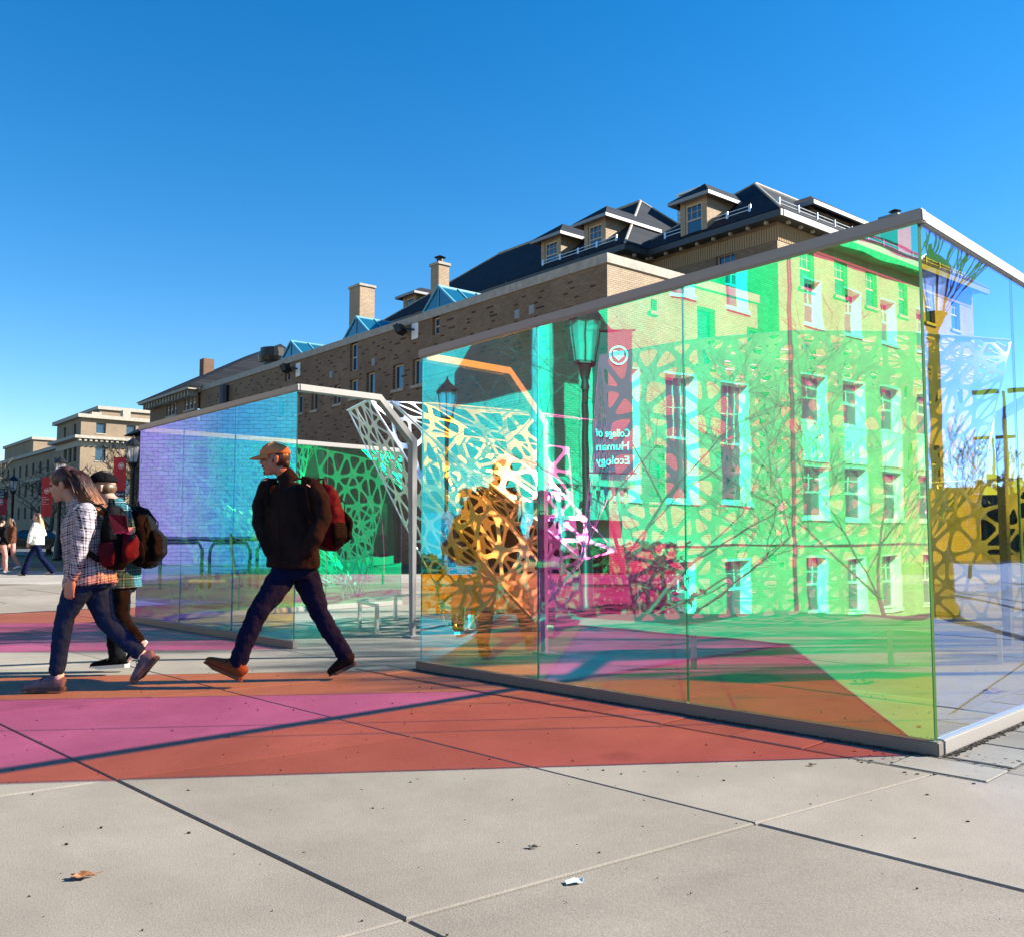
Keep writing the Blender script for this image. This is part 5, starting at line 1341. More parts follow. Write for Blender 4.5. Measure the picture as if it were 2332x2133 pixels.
def plaid(name, base, line1, line2, light, sc=11.0, origin=(0,0,0)):
    """woven check: two families of bands measured in the cloth's own space"""
    m, t, o = newmat(name); p = t.nodes.new('ShaderNodeBsdfPrincipled'); p.inputs['Roughness'].default_value = .9; p.inputs['Specular IOR Level'].default_value = .15; p.inputs['Sheen Weight'].default_value = .05
    t.links.new(p.outputs[0], o.inputs[0])
    tc = t.nodes.new('ShaderNodeUVMap'); 
    sx = t.nodes.new('ShaderNodeSeparateXYZ'); t.links.new(tc.outputs[0], sx.inputs[0])
    def M1(op, a, b=None, c=None):
        n = t.nodes.new('ShaderNodeMath'); n.operation = op
        for i, v in enumerate((a, b, c)):
            if v is None: continue
            if isinstance(v, (int, float)): n.inputs[i].default_value = v
            else: t.links.new(v, n.inputs[i])
        return n.outputs[0]
    def band(s, off, wd, k): 
        f = M1('FRACT', M1('MULTIPLY_ADD', s, k, off)); return M1('LESS_THAN', f, wd)
    u, v = sx.outputs[0], sx.outputs[1]
    def mix(f, a, b):
        n = t.nodes.new('ShaderNodeMix'); n.data_type = 'RGBA'
        if isinstance(f, float): n.inputs[0].default_value = f
        else: t.links.new(f, n.inputs[0])
        for i, q in ((6, a), (7, b)):
            if isinstance(q, tuple): n.inputs[i].default_value = c4(q)
            else: t.links.new(q, n.inputs[i])
        return n.outputs[2]
    dark = M1('MULTIPLY', M1('ADD', band(u, .0, .42, sc), band(v, .0, .42, sc)), .5)
    col = mix(dark, base, line1)
    thin = M1('MAXIMUM', band(u, .34, .07, sc), band(v, .34, .07, sc)); col = mix(M1('MULTIPLY', thin, .6), col, line2)
    thin2 = M1('MAXIMUM', band(u, .80, .08, sc), band(v, .80, .08, sc)); col = mix(M1('MULTIPLY', thin2, .75), col, light)
    t.links.new(col, p.inputs['Base Color'])
    g = t.nodes.new('ShaderNodeNewGeometry'); n = t.nodes.new('ShaderNodeTexNoise'); n.inputs['Scale'].default_value = 10; t.links.new(g.outputs['Position'], n.inputs['Vector'])
    b = t.nodes.new('ShaderNodeBump'); b.inputs['Strength'].default_value = .3; b.inputs['Distance'].default_value = .03; t.links.new(n.outputs['Fac'], b.inputs['Height']); t.links.new(b.outputs[0], p.inputs['Normal'])
    return m
M_PLAIDW = plaid('plum_white_check', (.42,.37,.40), (.016,.006,.015), (.012,.009,.03), (.5,.46,.48), 15.5)
M_PLAIDT = plaid('teal_navy_check', (.02,.13,.155), (.005,.015,.03), (.006,.006,.02), (.2,.34,.34), 15)

def loft(mb, pts, ab, side, seg=16, uvs=None):
    """tube of elliptical section; side = direction of the first radius"""
    pts = [Vector(p) for p in pts]; k = len(pts); n0 = len(mb.v)
    for i, p in enumerate(pts):
        t = (pts[min(i+1,k-1)]-pts[max(i-1,0)]).normalized()
        s = Vector(side[i]) if isinstance(side, list) else Vector(side)
        s = (s - t*s.dot(t)).normalized(); f = t.cross(s); a, b = ab[i]
        for j in range(seg):
            g = 2*math.pi*j/seg; mb.v.append(tuple(p + s*a*math.cos(g) + f*b*math.sin(g)))
    for i in range(k-1):
        for j in range(seg):
            a0 = n0+i*seg+j; a1 = n0+i*seg+(j+1)%seg; mb.f.append((a0,a1,a1+seg,a0+seg)); mb.m.append(0)
    mb.f.append(tuple(n0+j for j in reversed(range(seg)))); mb.m.append(0)
    mb.f.append(tuple(n0+(k-1)*seg+j for j in range(seg))); mb.m.append(0)
def ball(mb, c, r, ax=None, seg=14, rings=9):
    c = Vector(c); X, Y, Z_ = ax if ax else (V(1,0,0), V(0,1,0), V(0,0,1))
    if not hasattr(r, '__len__'): r = (r, r, r)
    n0 = len(mb.v); mb.v.append(tuple(c+Z_*r[2]))
    for i in range(1, rings):
        ph = math.pi*i/rings
        for j in range(seg):
            g = 2*math.pi*j/seg; mb.v.append(tuple(c + X*r[0]*math.sin(ph)*math.cos(g) + Y*r[1]*math.sin(ph)*math.sin(g) + Z_*r[2]*math.cos(ph)))
    mb.v.append(tuple(c-Z_*r[2])); last = len(mb.v)-1
    for j in range(seg): mb.f.append((n0, n0+1+j, n0+1+(j+1)%seg)); mb.m.append(0)
    for i in range(rings-2):
        for j in range(seg):
            a = n0+1+i*seg+j; b = n0+1+i*seg+(j+1)%seg; mb.f.append((a, a+seg, b+seg, b)); mb.m.append(0)
    for j in range(seg): a = n0+1+(rings-2)*seg+j; b = n0+1+(rings-2)*seg+(j+1)%seg; mb.f.append((a, last, b)); mb.m.append(0)
def limb(mb, pts, rad, seg=12):
    """tapering limb with rounded joints"""
    pts = [Vector(p) for p in pts]
    mb.tube(pts, rad, seg)
    for p, r in zip(pts, rad): ball(mb, p, r if not hasattr(r,'__len__') else (r[0]+r[1])/2, None, 10, 7)
def fuse(name, mb, m, parent, vox=.012, smooth=3, fold=0, foldsize=.08, uvf=None):
    me = mb.mesh(name); o = bpy.data.objects.new(name, me); COL.objects.link(o)
    bm = bmesh.new(); bm.from_mesh(me); bmesh.ops.recalc_face_normals(bm, faces=bm.faces); bm.to_mesh(me); bm.free()
    md = o.modifiers.new('r', 'REMESH'); md.mode = 'VOXEL'; md.voxel_size = vox
    if smooth: s = o.modifiers.new('s', 'SMOOTH'); s.iterations = smooth; s.factor = .6
    if fold:
        tx = bpy.data.textures.new('folds', 'CLOUDS'); tx.noise_scale = foldsize; tx.noise_depth = 2
        d = o.modifiers.new('d', 'DISPLACE'); d.texture = tx; d.strength = fold; d.mid_level = .5; d.texture_coords = 'LOCAL'
    dg = bpy.context.evaluated_depsgraph_get(); me2 = bpy.data.meshes.new_from_object(o.evaluated_get(dg)); 
    bpy.data.objects.remove(o); bpy.data.meshes.remove(me)
    me2.name = name; me2.materials.clear(); me2.materials.append(m)
    me2.polygons.foreach_set('use_smooth', [True]*len(me2.polygons))
    if uvf:
        uv = me2.uv_layers.new(name='UVMap')
        for lp in me2.loops: uv.data[lp.index].uv = uvf(me2.vertices[lp.vertex_index].co)
    return put(name, me2, None, parent)

def head_parts(mb, c, f, up, sc=1.0):
    """skull, jaw, nose, brow, lips, ears; c = centre of the head, f = facing"""
    f = f.normalized(); s = f.cross(up).normalized(); u = s.cross(f).normalized(); A = (s, f, u)
    P_ = lambda a, b, d: c + (s*a + f*b + u*d)*sc
    ball(mb, P_(0,-.012,.03), (.076*sc,.095*sc,.092*sc), A, 20, 14)
    ball(mb, P_(0,.028,-.025), (.062*sc,.062*sc,.075*sc), A, 18, 12)       # face
    ball(mb, P_(0,.040,-.078), (.042*sc,.042*sc,.032*sc), A, 14, 10)       # jaw
    ball(mb, P_(0,.072,-.098), (.020*sc,.016*sc,.015*sc), A, 10, 8)        # chin
    mb.tube([P_(0,.082,.022), P_(0,.105,-.016), P_(0,.088,-.026)], [.009*sc,.014*sc,.010*sc], 8)
    ball(mb, P_(0,.106,-.018), .0115*sc, A, 8, 6)
    for e in (-1, 1):
        ball(mb, P_(.011*e,.095,-.022), .0095*sc, A, 8, 6)
        ball(mb, P_(.030*e,.074,.030), (.024*sc,.014*sc,.009*sc), A, 10, 7)  # brow
        ball(mb, P_(.036*e,.062,-.022), (.022*sc,.020*sc,.020*sc), A, 10, 7) # cheek
        ball(mb, P_(.078*e,-.008,-.008), (.008*sc,.020*sc,.032*sc), A, 10, 8) # ear
        ball(mb, P_(.083*e,-.014,.008), (.008*sc,.016*sc,.016*sc), A, 10, 8)
    ball(mb, P_(0,.087,-.052), (.022*sc,.011*sc,.006*sc), A, 10, 6); ball(mb, P_(0,.085,-.064), (.019*sc,.011*sc,.007*sc), A, 10, 6)
    return P_, A
def hand_parts(mb, wrist, d, palm, sc=1.0, curl=.5, side=1):
    """palm and five fingers; d = direction of the hand, palm = the way the palm faces"""
    d = d.normalized(); palm = (palm - d*palm.dot(d)).normalized(); s = d.cross(palm)*side
    A = (s, palm, d)
    ball(mb, wrist+d*.048*sc, (.040*sc,.017*sc,.052*sc), A, 12, 9)
    for k, (o, L) in enumerate(((-.030,.066),(-.010,.078),(.011,.072),(.030,.055))):
        b = wrist + d*.085*sc + s*o*sc; q1 = b + (d*math.cos(curl*.5)+palm*math.sin(curl*.5))*L*.45*sc; q2 = q1 + (d*math.cos(curl*1.4)+palm*math.sin(curl*1.4))*L*.33*sc; q3 = q2 + (d*math.cos(curl*2.2)+palm*math.sin(curl*2.2))*L*.25*sc
        mb.tube([b-d*.03*sc, b, q1, q2, q3], [.0095*sc,.0098*sc,.009*sc,.008*sc,.006*sc], 8)
    b = wrist + d*.03*sc - s*.028*sc; q = b + (d*.6 - s*.55 + palm*.35)*.05*sc; mb.tube([b, q, q+(d*.85-s*.1+palm*.3)*.034*sc], [.014*sc,.011*sc,.008*sc], 8)

def shoe(parent, heel, toe, ankle, m, ms, wd=.05, ht=.085, sole=.022, name='shoe', up=None, high=False, laces=None, pitch_up=None):
    heel, toe, ankle = Vector(heel), Vector(toe), Vector(ankle)
    d = (toe-heel); L = d.length; d.normalize()
    up_ = (ankle-heel); up_ = (up_ - d*up_.dot(d)); up_ = up_.normalized() if up_.length > .01 else V(0,0,1)
    if up_.z < 0 and abs(d.z) < .7: up_ = -up_
    s = d.cross(up_)
    P_ = lambda a, b, h: heel + d*a*L + s*b + up_*h
    mb = MB()
    loft(mb, [P_(.00,0,ht*.55), P_(.10,0,ht*.68), P_(.34,0,ht*.68), P_(.55,0,ht*.60), P_(.78,0,ht*.50), P_(.93,0,ht*.44), P_(1.0,0,ht*.38)], [(wd*.62,ht*.45),(wd*.80,ht*.62),(wd*.80,ht*.62),(wd*.92,ht*.50),(wd*.98,ht*.40),(wd*.80,ht*.32),(wd*.4,ht*.2)], s, 14)
    mb.tube([P_(.18,0,ht*.6), P_(.22,0,ht*1.15), P_(.2,0,ht*(1.75 if high else 1.3))], [wd*.90,wd*.86,wd*.84], 12)
    o = fuse(name, mb, m, parent, .008, 3)
    mb = MB(); n = 12; prof = []
    outl = [(-.01,.55),(.06,.72),(.3,.68),(.5,.78),(.72,1.0),(.88,.9),(1.0,.5),(1.02,0)]
    ring = [(a, b) for a, b in outl] + [(a, -b) for a, b in reversed(outl[:-1])]
    top = [P_(a, b*wd, sole) for a, b in ring]; bot = [P_(a, b*wd*.96, 0 + (.014 if a > .85 else 0)) for a, b in ring]
    k = len(ring)
    mb.poly(top); mb.poly(list(reversed(bot)))
    for i in range(k): j = (i+1) % k; mb.quad(bot[i], bot[j], top[j], top[i])
    so_ = mb.build('sole', ms, o); recalc(so_)
    if laces:
        mb = MB()
        for i in range(4): a = .38+i*.085; hh = ht*(1.02-.16*i); mb.tube([P_(a,-wd*.42,hh*.86), P_(a+.02,0,hh), P_(a,wd*.42,hh*.86)], .0035, 5)
        mb.tube([P_(.36,0,ht*1.1), P_(.30,.03,ht*1.3), P_(.42,.05,ht*1.1)], .003, 5); mb.tube([P_(.36,0,ht*1.1), P_(.46,-.03,ht*1.25), P_(.5,-.05,ht*.95)], .003, 5)
        mb.build('lace', laces, o)
    return o
def backpack(parent_label, loc_c, bk, up, s, w_, h_, d_, m, m2, detail='plain', z=None):
    """bk = direction it bulges to; s = across"""
    r = empty('backpack', tuple(loc_c), parent_label, 'backpack')
    bk = bk.normalized(); s = s.normalized(); up = s.cross(bk); 
    if up.z < 0: up = -up
    c = Vector(loc_c); P_ = lambda a, b, h: c + s*a + bk*b + up*h
    mb = MB()
    loft(mb, [P_(0,0,-h_*.5), P_(0,d_*.06,-h_*.42), P_(0,d_*.10,-h_*.2), P_(0,d_*.06,.05*h_), P_(0,0,h_*.3), P_(0,-d_*.1,h_*.45), P_(0,-d_*.2,h_*.52)], [(w_*.30,d_*.28),(w_*.47,d_*.46),(w_*.52,d_*.54),(w_*.50,d_*.48),(w_*.44,d_*.38),(w_*.32,d_*.24),(w_*.12,d_*.08)], s, 18)
    fuse('pack_body', mb, m, r, .010, 14, .022, .07)
    mb = MB()
    loft(mb, [P_(0,d_*.46,-h_*.40), P_(0,d_*.60,-h_*.30), P_(0,d_*.62,-h_*.05), P_(0,d_*.48,h_*.10)], [(w_*.28,d_*.10),(w_*.40,d_*.20),(w_*.40,d_*.20),(w_*.28,d_*.08)], s, 14)
    fuse('front_pocket', mb, m2, r, .010, 12, .016, .05)
    for e in (-1, 1):
        mb = MB(); loft(mb, [P_(e*w_*.46,d_*.05,-h_*.45), P_(e*w_*.55,d_*.05,-h_*.3), P_(e*w_*.53,d_*.02,-h_*.08)], [(w_*.05,d_*.22),(w_*.10,d_*.32),(w_*.06,d_*.30)], s, 12); fuse('side_pocket', mb, m2, r, .010, 8, .01, .05)
    mb = MB(); mb.tube([P_(-.035,-d_*.15,h_*.50), P_(-.03,-d_*.18,h_*.60), P_(.03,-d_*.18,h_*.60), P_(.035,-d_*.15,h_*.50)], .009, 8); mb.build('grab_handle', m, r, True)
    mb = MB(); mb.tube([P_(-w_*.40,d_*.30,-h_*.1), P_(-w_*.34,d_*.40,h_*.22), P_(0,d_*.22,h_*.46), P_(w_*.34,d_*.40,h_*.22), P_(w_*.40,d_*.30,-h_*.1)], .005, 6); mb.build('zip', M_METAL if detail == 'zip' else M_PACKB, r, True)
    return r, P_
def strap(r, pts, wd=.05, m=None, nrm=None):
    """flat webbing that follows the points"""
    mb = MB(); pts = [Vector(p) for p in pts]; k = len(pts); L_, R_ = [], []
    for i, p in enumerate(pts):
        t = (pts[min(i+1,k-1)]-pts[max(i-1,0)]).normalized(); n = nrm[i] if isinstance(nrm, list) else nrm; s = t.cross(n).normalized(); nn = s.cross(t)
        L_.append((p+s*wd/2+nn*.006, p+s*wd/2-nn*.006)); R_.append((p-s*wd/2+nn*.006, p-s*wd/2-nn*.006))
    for i in range(k-1):
        a, b, c, d = L_[i], R_[i], R_[i+1], L_[i+1]
        mb.quad(a[0],b[0],c[0],d[0]); mb.quad(a[1],d[1],c[1],b[1]); mb.quad(a[0],d[0],d[1],a[1]); mb.quad(b[0],b[1],c[1],c[0])
    return mb.build('shoulder_strap', m or M_PACKB, r)
def cap_on(parent, c, f, up, m, sc=1.0, dome=(.095,.112,.088), bill=.085, billw=.075, tilt=0.0):
    f = f.normalized(); s = f.cross(up).normalized(); u = s.cross(f).normalized()
    P_ = lambda a, b, d: c + (s*a + f*b + u*d)*sc
    mb = MB(); nseg, nr = 24, 9; n0 = 0
    for i in range(nr+1):
        ph = (math.pi*.5)*(1-i/nr)*1.04
        for j in range(nseg):
            g = 2*math.pi*j/nseg; r_ = math.sin(max(ph,0.0001)); z = math.cos(ph)*dome[2]
            mb.v.append(tuple(P_(dome[0]*r_*math.cos(g), -.012+dome[1]*r_*math.sin(g), .035+z - .012*max(0,-math.sin(g)))))
    for i in range(nr):
        for j in range(nseg): a = i*nseg+j; b = i*nseg+(j+1)%nseg; mb.f.append((a,b,b+nseg,a+nseg)); mb.m.append(0)
    me = mb.mesh('cap', True); me.materials.append(m); o = put('cap', me, None, parent)
    sd = o.modifiers.new('t','SOLIDIFY'); sd.thickness = .004
    mb = MB(); n = 9; rows_ = []
    for i in range(5):
        rows_.append([])
        for k in range(n):
            a = -1+2*k/(n-1); q = i/4
            y0 = -.012+dome[1]*math.sqrt(max(0,1-(a*.86)**2)); y1 = y0 + bill*(1-abs(a)**2.4)+.002
            rows_[-1].append(P_(a*dome[0]*.86*(1-.06*q), y0*(1-q)+y1*q-.006, .033 - .016*(a*a)*q*1.3 - .016*q + .010*math.sin(q*3)*(1-a*a)*.4))
    for i in range(4):
        for k in range(n-1): mb.quad(rows_[i][k], rows_[i][k+1], rows_[i+1][k+1], rows_[i+1][k])
    me = mb.mesh('cap_bill', True); me.materials.append(m); bm = bmesh.new(); bm.from_mesh(me); bmesh.ops.remove_doubles(bm, verts=bm.verts, dist=1e-5); bm.to_mesh(me); bm.free()
    b = put('cap_bill', me, None, o); sd = b.modifiers.new('t','SOLIDIFY'); sd.thickness = .004; sd.offset = 0
    mb = MB(); ball(mb, P_(0,-.012,.035+dome[2]), (.008,.008,.005)); mb.build('cap_button', m, o, True)
    mb = MB()
    for k in range(6):
        g = math.pi*2*k/6+.52; mb.tube([P_(dome[0]*math.sin(ph)*math.cos(g)*1.01, -.012+dome[1]*math.sin(ph)*math.sin(g)*1.01, .035+dome[2]*math.cos(ph)*1.01) for ph in (.05,.4,.8,1.2,1.5)], .0016, 4)
    mb.build('cap_seam', m, o)
    return o
def eyes(parent, P_, A, sc=1.0):
    for e in (-1, 1):
        mb = MB(); ball(mb, P_(.030*e,.0795,.010), (.013*sc,.008*sc,.0065*sc), A, 10, 7); mb.build('eye', M_EYE, parent, True)
def hair_strands(mb, n, path, width, seed, r=.006):
    rt = random.Random(seed); k = len(path)
    for q in range(n):
        a = rt.uniform(-1,1); b = rt.uniform(-1,1); pts = []
        m_ = rt.randint(max(3,k-2), k)
        for i in range(m_):
            c, s, d = path[i]; w_ = width[i]; tw = a + .10*math.sin(i*.9+q)
            pts.append(c + s*w_[0]*tw + d*w_[1]*(b+.12*math.sin(i*.8+q*2)))
        mb.tube(pts, [r*(1.0 if i < m_-1 else .3) for i in range(m_)], 4)

# ---------------------------------------------------------------- walking man in the tan cap
def man_cap():
    Y0 = 6.95
    root = empty('person', tuple(gp(640,1548)), 'striding man in tan cap, black jacket, dark blue jeans and boots', 'person')
    p = lambda x, y, dy=0: pt(x, y, Y0+dy)
    f = V(-.62,-.78,0).normalized(); left = V(-f.y*-1, f.x*-1, 0)
    left = V(.84,-.55,0).normalized()
    f = V(-.55,-.84,0).normalized()
    hf = V(-.97,-.24,-.10).normalized(); up = V(-.06,0,1).normalized()
    hc = p(626,1047,-.05)
    nb = p(661,1098,.02); chest = p(660,1150,.0); belly = p(662,1230,0); pel = p(668,1290,0)
    SLn, SRf = p(712,1112,-.13), p(612,1108,.13)
    hipF, hipR = p(650,1300,-.03), p(692,1298,.05)
    kneeF, ankF = p(587,1396,-.22), p(535,1510,-.28); kneeR, ankR = p(731,1402,.08), p(787,1492,.10)
    # body
    mb = MB(); P_, A = head_parts(mb, hc, hf, up, 1.0)
    mb.tube([hc+V(.02,.01,-.05), p(648,1080,0), nb], [.055,.056,.065], 14)
    loft(mb, [pel, belly, chest, p(660,1112,0)], [(.15,.10),(.145,.10),(.17,.115),(.13,.08)], left)
    limb(mb, [SLn, p(731,1168,-.12), p(701,1240,-.06)], [.05,.042,.032]); limb(mb, [SRf, p(594,1180,.10), p(616,1246,.0)], [.05,.042,.032])
    hand_parts(mb, p(701,1240,-.06), V(-.5,.1,-1), V(-1,0,0)); hand_parts(mb, p(616,1246,.0), V(.5,.1,-1), V(1,0,0), side=-1)
    limb(mb, [hipF, kneeF, ankF], [.075,.052,.036]); limb(mb, [hipR, kneeR, ankR], [.075,.052,.036])
    body = fuse('body', mb, M_SKIN2, root, .0075, 2); eyes(body, P_, A)
    # hair, stubble, moustache
    mb = MB(); ball(mb, P_(0,-.030,.018), (.081,.088,.082), A, 20, 12); mb.tube([P_(.074,.010,.0), P_(.076,.020,-.030)], [.010,.006], 8); mb.tube([P_(-.074,.010,.0), P_(-.076,.020,-.030)], [.010,.006], 8); ball(mb, P_(0,-.075,-.035), (.055,.035,.04), A); fuse('hair', mb, M_HAIRD, body, .006, 2)
    mb = MB(); ball(mb, P_(0,.094,-.041), (.027,.010,.007), A, 10, 6); ball(mb, P_(0,.084,-.092), (.016,.010,.014), A, 10, 6)
    for e in (-1,1): ball(mb, P_(.030*e,.087,.026), (.019,.006,.005), A, 8, 6)
    fuse('beard', mb, M_HAIRD, body, .004, 1)
    cap_on(body, P_(0,.004,.012), (hf+V(0,0,-.05)), up, M_CAPT, 1.0)
    # jacket
    mb = MB()
    loft(mb, [p(667,1292,0), p(668,1270,0), p(664,1225,0), p(661,1165,0), p(659,1125,0), p(660,1102,.01)], [(.225,.17),(.225,.17),(.220,.16),(.215,.15),(.19,.125),(.10,.08)], left, 22)
    limb(mb, [SLn, p(727,1140,-.13), p(735,1178,-.13), p(718,1220,-.18), p(701,1250,-.17)], [.078,.080,.072,.065,.06]); limb(mb, [SRf, p(596,1150,.12), p(593,1188,.07), p(608,1235,-.02), p(618,1256,-.05)], [.075,.074,.066,.058,.055])
    mb.tube([p(661,1100,0), p(652,1085,-.0), p(646,1076,.01)], [.082,.072,.068], 16)
    jk = fuse('jacket', mb, M_JACKET, root, .010, 3, .022, .07)
    mb = MB(); mb.tube([p(694,1106,-.215), p(699,1103,-.214), p(705,1107,-.205), p(709,1113,-.195)], .0035, 5); mb.tube([p(598,1093,.03), p(607,1092,-.02)], .0035, 5); mb.build('sleeve_mark', M_SOLEW, jk)
    mb = MB(); mb.tube([P2 for P2 in (p(637,1092,-.15), p(634,1150,-.205), p(636,1220,-.205), p(640,1288,-.20))], .0025, 5); mb.build('zip', M_PACKB, jk)
    # trousers
    mb = MB()
    loft(mb, [p(670,1275,0), p(670,1296,0), p(670,1318,0)], [(.165,.12),(.165,.125),(.14,.115)], left)
    limb(mb, [hipF, p(622,1345,-.12), kneeF, p(560,1455,-.25), p(541,1512,-.28)], [.105,.094,.074,.068,.064]); limb(mb, [hipR, p(711,1350,.07), kneeR, p(758,1448,.09), p(784,1488,.10)], [.105,.092,.072,.066,.060])
    fuse('jeans', mb, M_JEAND, root, .010, 2, .030, .065)
    # boots: one pair, the front coloured as if lit, the rear as if shaded
    shoe(root, p(549,1551,-.30), p(463,1513,-.30), p(540,1500,-.28), M_SHOEB, M_SOLET, .056, .095, .026, 'boot', laces=M_SHOEK)
    shoe(root, p(813,1513,.10), p(752,1543,.08), p(787,1478,.10), M_SHOEK, M_SOLE, .054, .092, .024, 'boot', laces=M_PACKB)
    bk = -f
    r, PP = backpack('maroon and black backpack on the back of the man in the tan cap', p(741,1178,.17), (bk+V(.45,0,0)), V(0,0,1), left+V(-.2,.0,0), .30, .50, .24, M_PACKR, M_PACKB)
    mb = MB(); r2 = [c for c in ()]
    strap(r, [p(728,1110,.05), p(708,1070+22,-.06), p(694,1086,-.165), p(690,1110,-.225), p(697,1160,-.235), p(712,1195,-.20), p(735,1215,-.05)], .045, M_PACKB, [V(.3,-.3,1),V(0,-.3,1),V(0,-1,.6),V(0,-1,.1),V(0,-1,0),V(.3,-1,0),V(1,-.5,0)])
    strap(r, [p(690,1090,.16), p(650,1088,.12), p(618,1092,.02), p(608,1112,-.06), p(606,1150,-.09)], .045, M_PACKB, [V(0,0,1),V(0,-.2,1),V(-.3,-1,.6),V(-.5,-1,0),V(-.5,-1,0)])
man_cap()

# ---------------------------------------------------------------- woman in the check shirt
def woman():
    Y0 = 6.52
    root = empty('person', tuple(gp(170,1568)), 'walking woman with long copper tipped hair, white and plum check shirt and blue jeans', 'person')
    p = lambda x, y, dy=0: pt(x, y, Y0+dy)
    f = V(-1,-.12,0).normalized(); left = V(.12,-1,0).normalized()
    hf = V(-.93,-.12,-.22).normalized(); up = V(-.24,-.02,.97).normalized()
    hc = p(146,1104,0)
    nb = p(182,1150,.0); chest = p(184,1200,0); pel = p(203,1302,0)
    SN, SF = p(196,1166,-.155), p(192,1164,.155)
    hN, hF = p(200,1306,-.07), p(214,1306,.07)
    kF, aF = p(148,1404,-.08), p(130,1528,-.08); kR, aR = p(243,1414,.07), p(322,1488,.08)
    elb, wr = p(184,1244,-.19), p(163,1318,-.20)
    mb = MB(); P_, A = head_parts(mb, hc, hf, up, .98)
    mb.tube([hc+V(.03,0,-.05), p(166,1136,0), nb], [.048,.048,.058], 14)
    loft(mb, [pel, p(198,1265,0), chest, p(186,1166,0)], [(.16,.11),(.13,.10),(.15,.11),(.12,.08)], left)
    limb(mb, [SN, elb, wr], [.042,.036,.024]); limb(mb, [SF, p(190,1240,.2), p(175,1310,.19)], [.042,.036,.024])
    hand_parts(mb, wr, V(-.16,-.0,-1), V(0,1,0), .95, .45); hand_parts(mb, p(175,1310,.19), V(-.16,0,-1), V(0,-1,0), .95, .45, -1)
    limb(mb, [hN, kF, aF], [.085,.055,.034]); limb(mb, [hF, kR, aR], [.085,.055,.034])
    body = fuse('body', mb, M_SKIN, root, .0072, 2); eyes(body, P_, A, .98)
    mb = MB(); ball(mb, P_(0,.084,-.054), (.018,.008,.005), A, 10, 6); ball(mb, P_(0,.083,-.063), (.015,.008,.005), A, 10, 6); fuse('lips', mb, M_LIP, body, .003, 1)
    # hair: cap over the skull plus long lengths swept back over the shoulder
    mb = MB(); ball(mb, P_(0,-.022,.040), (.086,.100,.092), A, 20, 14)
    ball(mb, P_(0,.030,.062), (.066,.052,.050), A, 14, 9)
    path = [p(164,1084,0), p(182,1098,0), p(194,1116,0), p(206,1134,0), p(219,1148,0), p(232,1160,0), p(243,1172,0)]
    wds = [(.08,.05),(.085,.05),(.085,.045),(.085,.04),(.08,.035),(.065,.025),(.03,.01)]
    loft(mb, path, wds, V(0,1,0), 16); 
    hb = fuse('hair', mb, M_HAIRO, body, .008, 2)
    mb = MB(); pp = [(q, V(0,1,0), V(.5,0,.8)) for q in path]; hair_strands(mb, 520, pp, [(a*1.05, b*1.15) for a, b in wds], 3, .0019)
    pf = [p(150,1068,0), p(166,1076,0), p(180,1096,0), p(190,1120,0), p(200,1138,0), p(214,1152,0), p(232,1164,0)]
    hair_strands(mb, 260, [(q, V(0,1,0), V(.7,0,.6)) for q in pf], [(.075,.012),(.09,.014),(.095,.02),(.095,.03),(.09,.035),(.08,.03),(.06,.02)], 5, .0019)
    mb.build('hair_lengths', M_HAIRO, hb, True)
    # shirt
    mb = MB()
    loft(mb, [p(206,1330,0), p(205,1305,0), p(197,1262,0), p(190,1215,0), p(190,1180,0), p(188,1160,0), p(182,1146,0)], [(.185,.185),(.18,.17),(.158,.15),(.165,.145),(.17,.12),(.145,.09),(.08,.07)], left, 24)
    ball(mb, p(166,1202,-.055), (.075,.075,.08)); ball(mb, p(168,1202,.055), (.075,.075,.08))
    mb.tube([p(182,1150,0), p(172,1138,0)], [.075,.066], 14)
    uvt = lambda c: (math.atan2(c.y-6.52, c.x-p(192,1240).x)*.17, c.z - .25*(c.x-p(192,1240).x))
    fuse('shirt', mb, M_PLAIDW, root, .010, 2, .028, .07, uvt)
    mb = MB(); limb(mb, [SN, p(193,1205,-.18), elb, p(174,1284,-.195), p(165,1312,-.20)], [.072,.066,.058,.048,.040]); 
    ax = (p(165,1312)-p(196,1166)).normalized(); c0 = p(180,1240,-.18)
    uvs = lambda c: (math.atan2(c.y-c0.y, (c-c0).dot(V(1,0,.2)))*.075, (c-c0).dot(ax))
    fuse('sleeve', mb, M_PLAIDW, root, .009, 2, .020, .06, uvs)
    mb = MB(); limb(mb, [SF, p(196,1205,.19), p(190,1244,.2), p(177,1300,.19)], [.07,.064,.056,.045]); fuse('sleeve', mb, M_PLAIDW, root, .010, 2, .02, .06, uvs)
    # jeans
    mb = MB(); loft(mb, [p(208,1290,0), p(208,1312,0), p(206,1335,0)], [(.155,.135),(.16,.145),(.14,.13)], left)
    limb(mb, [hN, p(172,1352,-.08), kF, p(138,1462,-.08), p(130,1524,-.08)], [.104,.092,.066,.060,.054]); limb(mb, [hF, p(226,1364,.07), kR, p(285,1458,.08), p(314,1482,.08)], [.108,.092,.068,.058,.056])
    fuse('jeans', mb, M_JEAN, root, .009, 2, .016, .045)
    for a, b in ((p(130,1518,-.08), p(134,1558,-.08)), (p(312,1478,.08), p(334,1502,.08))):
        mb = MB(); mb.tube([a, b], [.040,.037], 12); mb.build('sock', M_SOCK, root, True)
    shoe(root, p(147,1571,-.08), p(52,1577,-.10), p(134,1535,-.08), M_SHOEG, M_SOLE, .047, .085, .026, 'trainer', laces=M_PACKB)
    shoe(root, p(362,1497,.08), p(308,1560,.06), p(330,1478,.08), M_SHOEG, M_SOLE, .047, .08, .024, 'trainer', laces=M_PACKB)
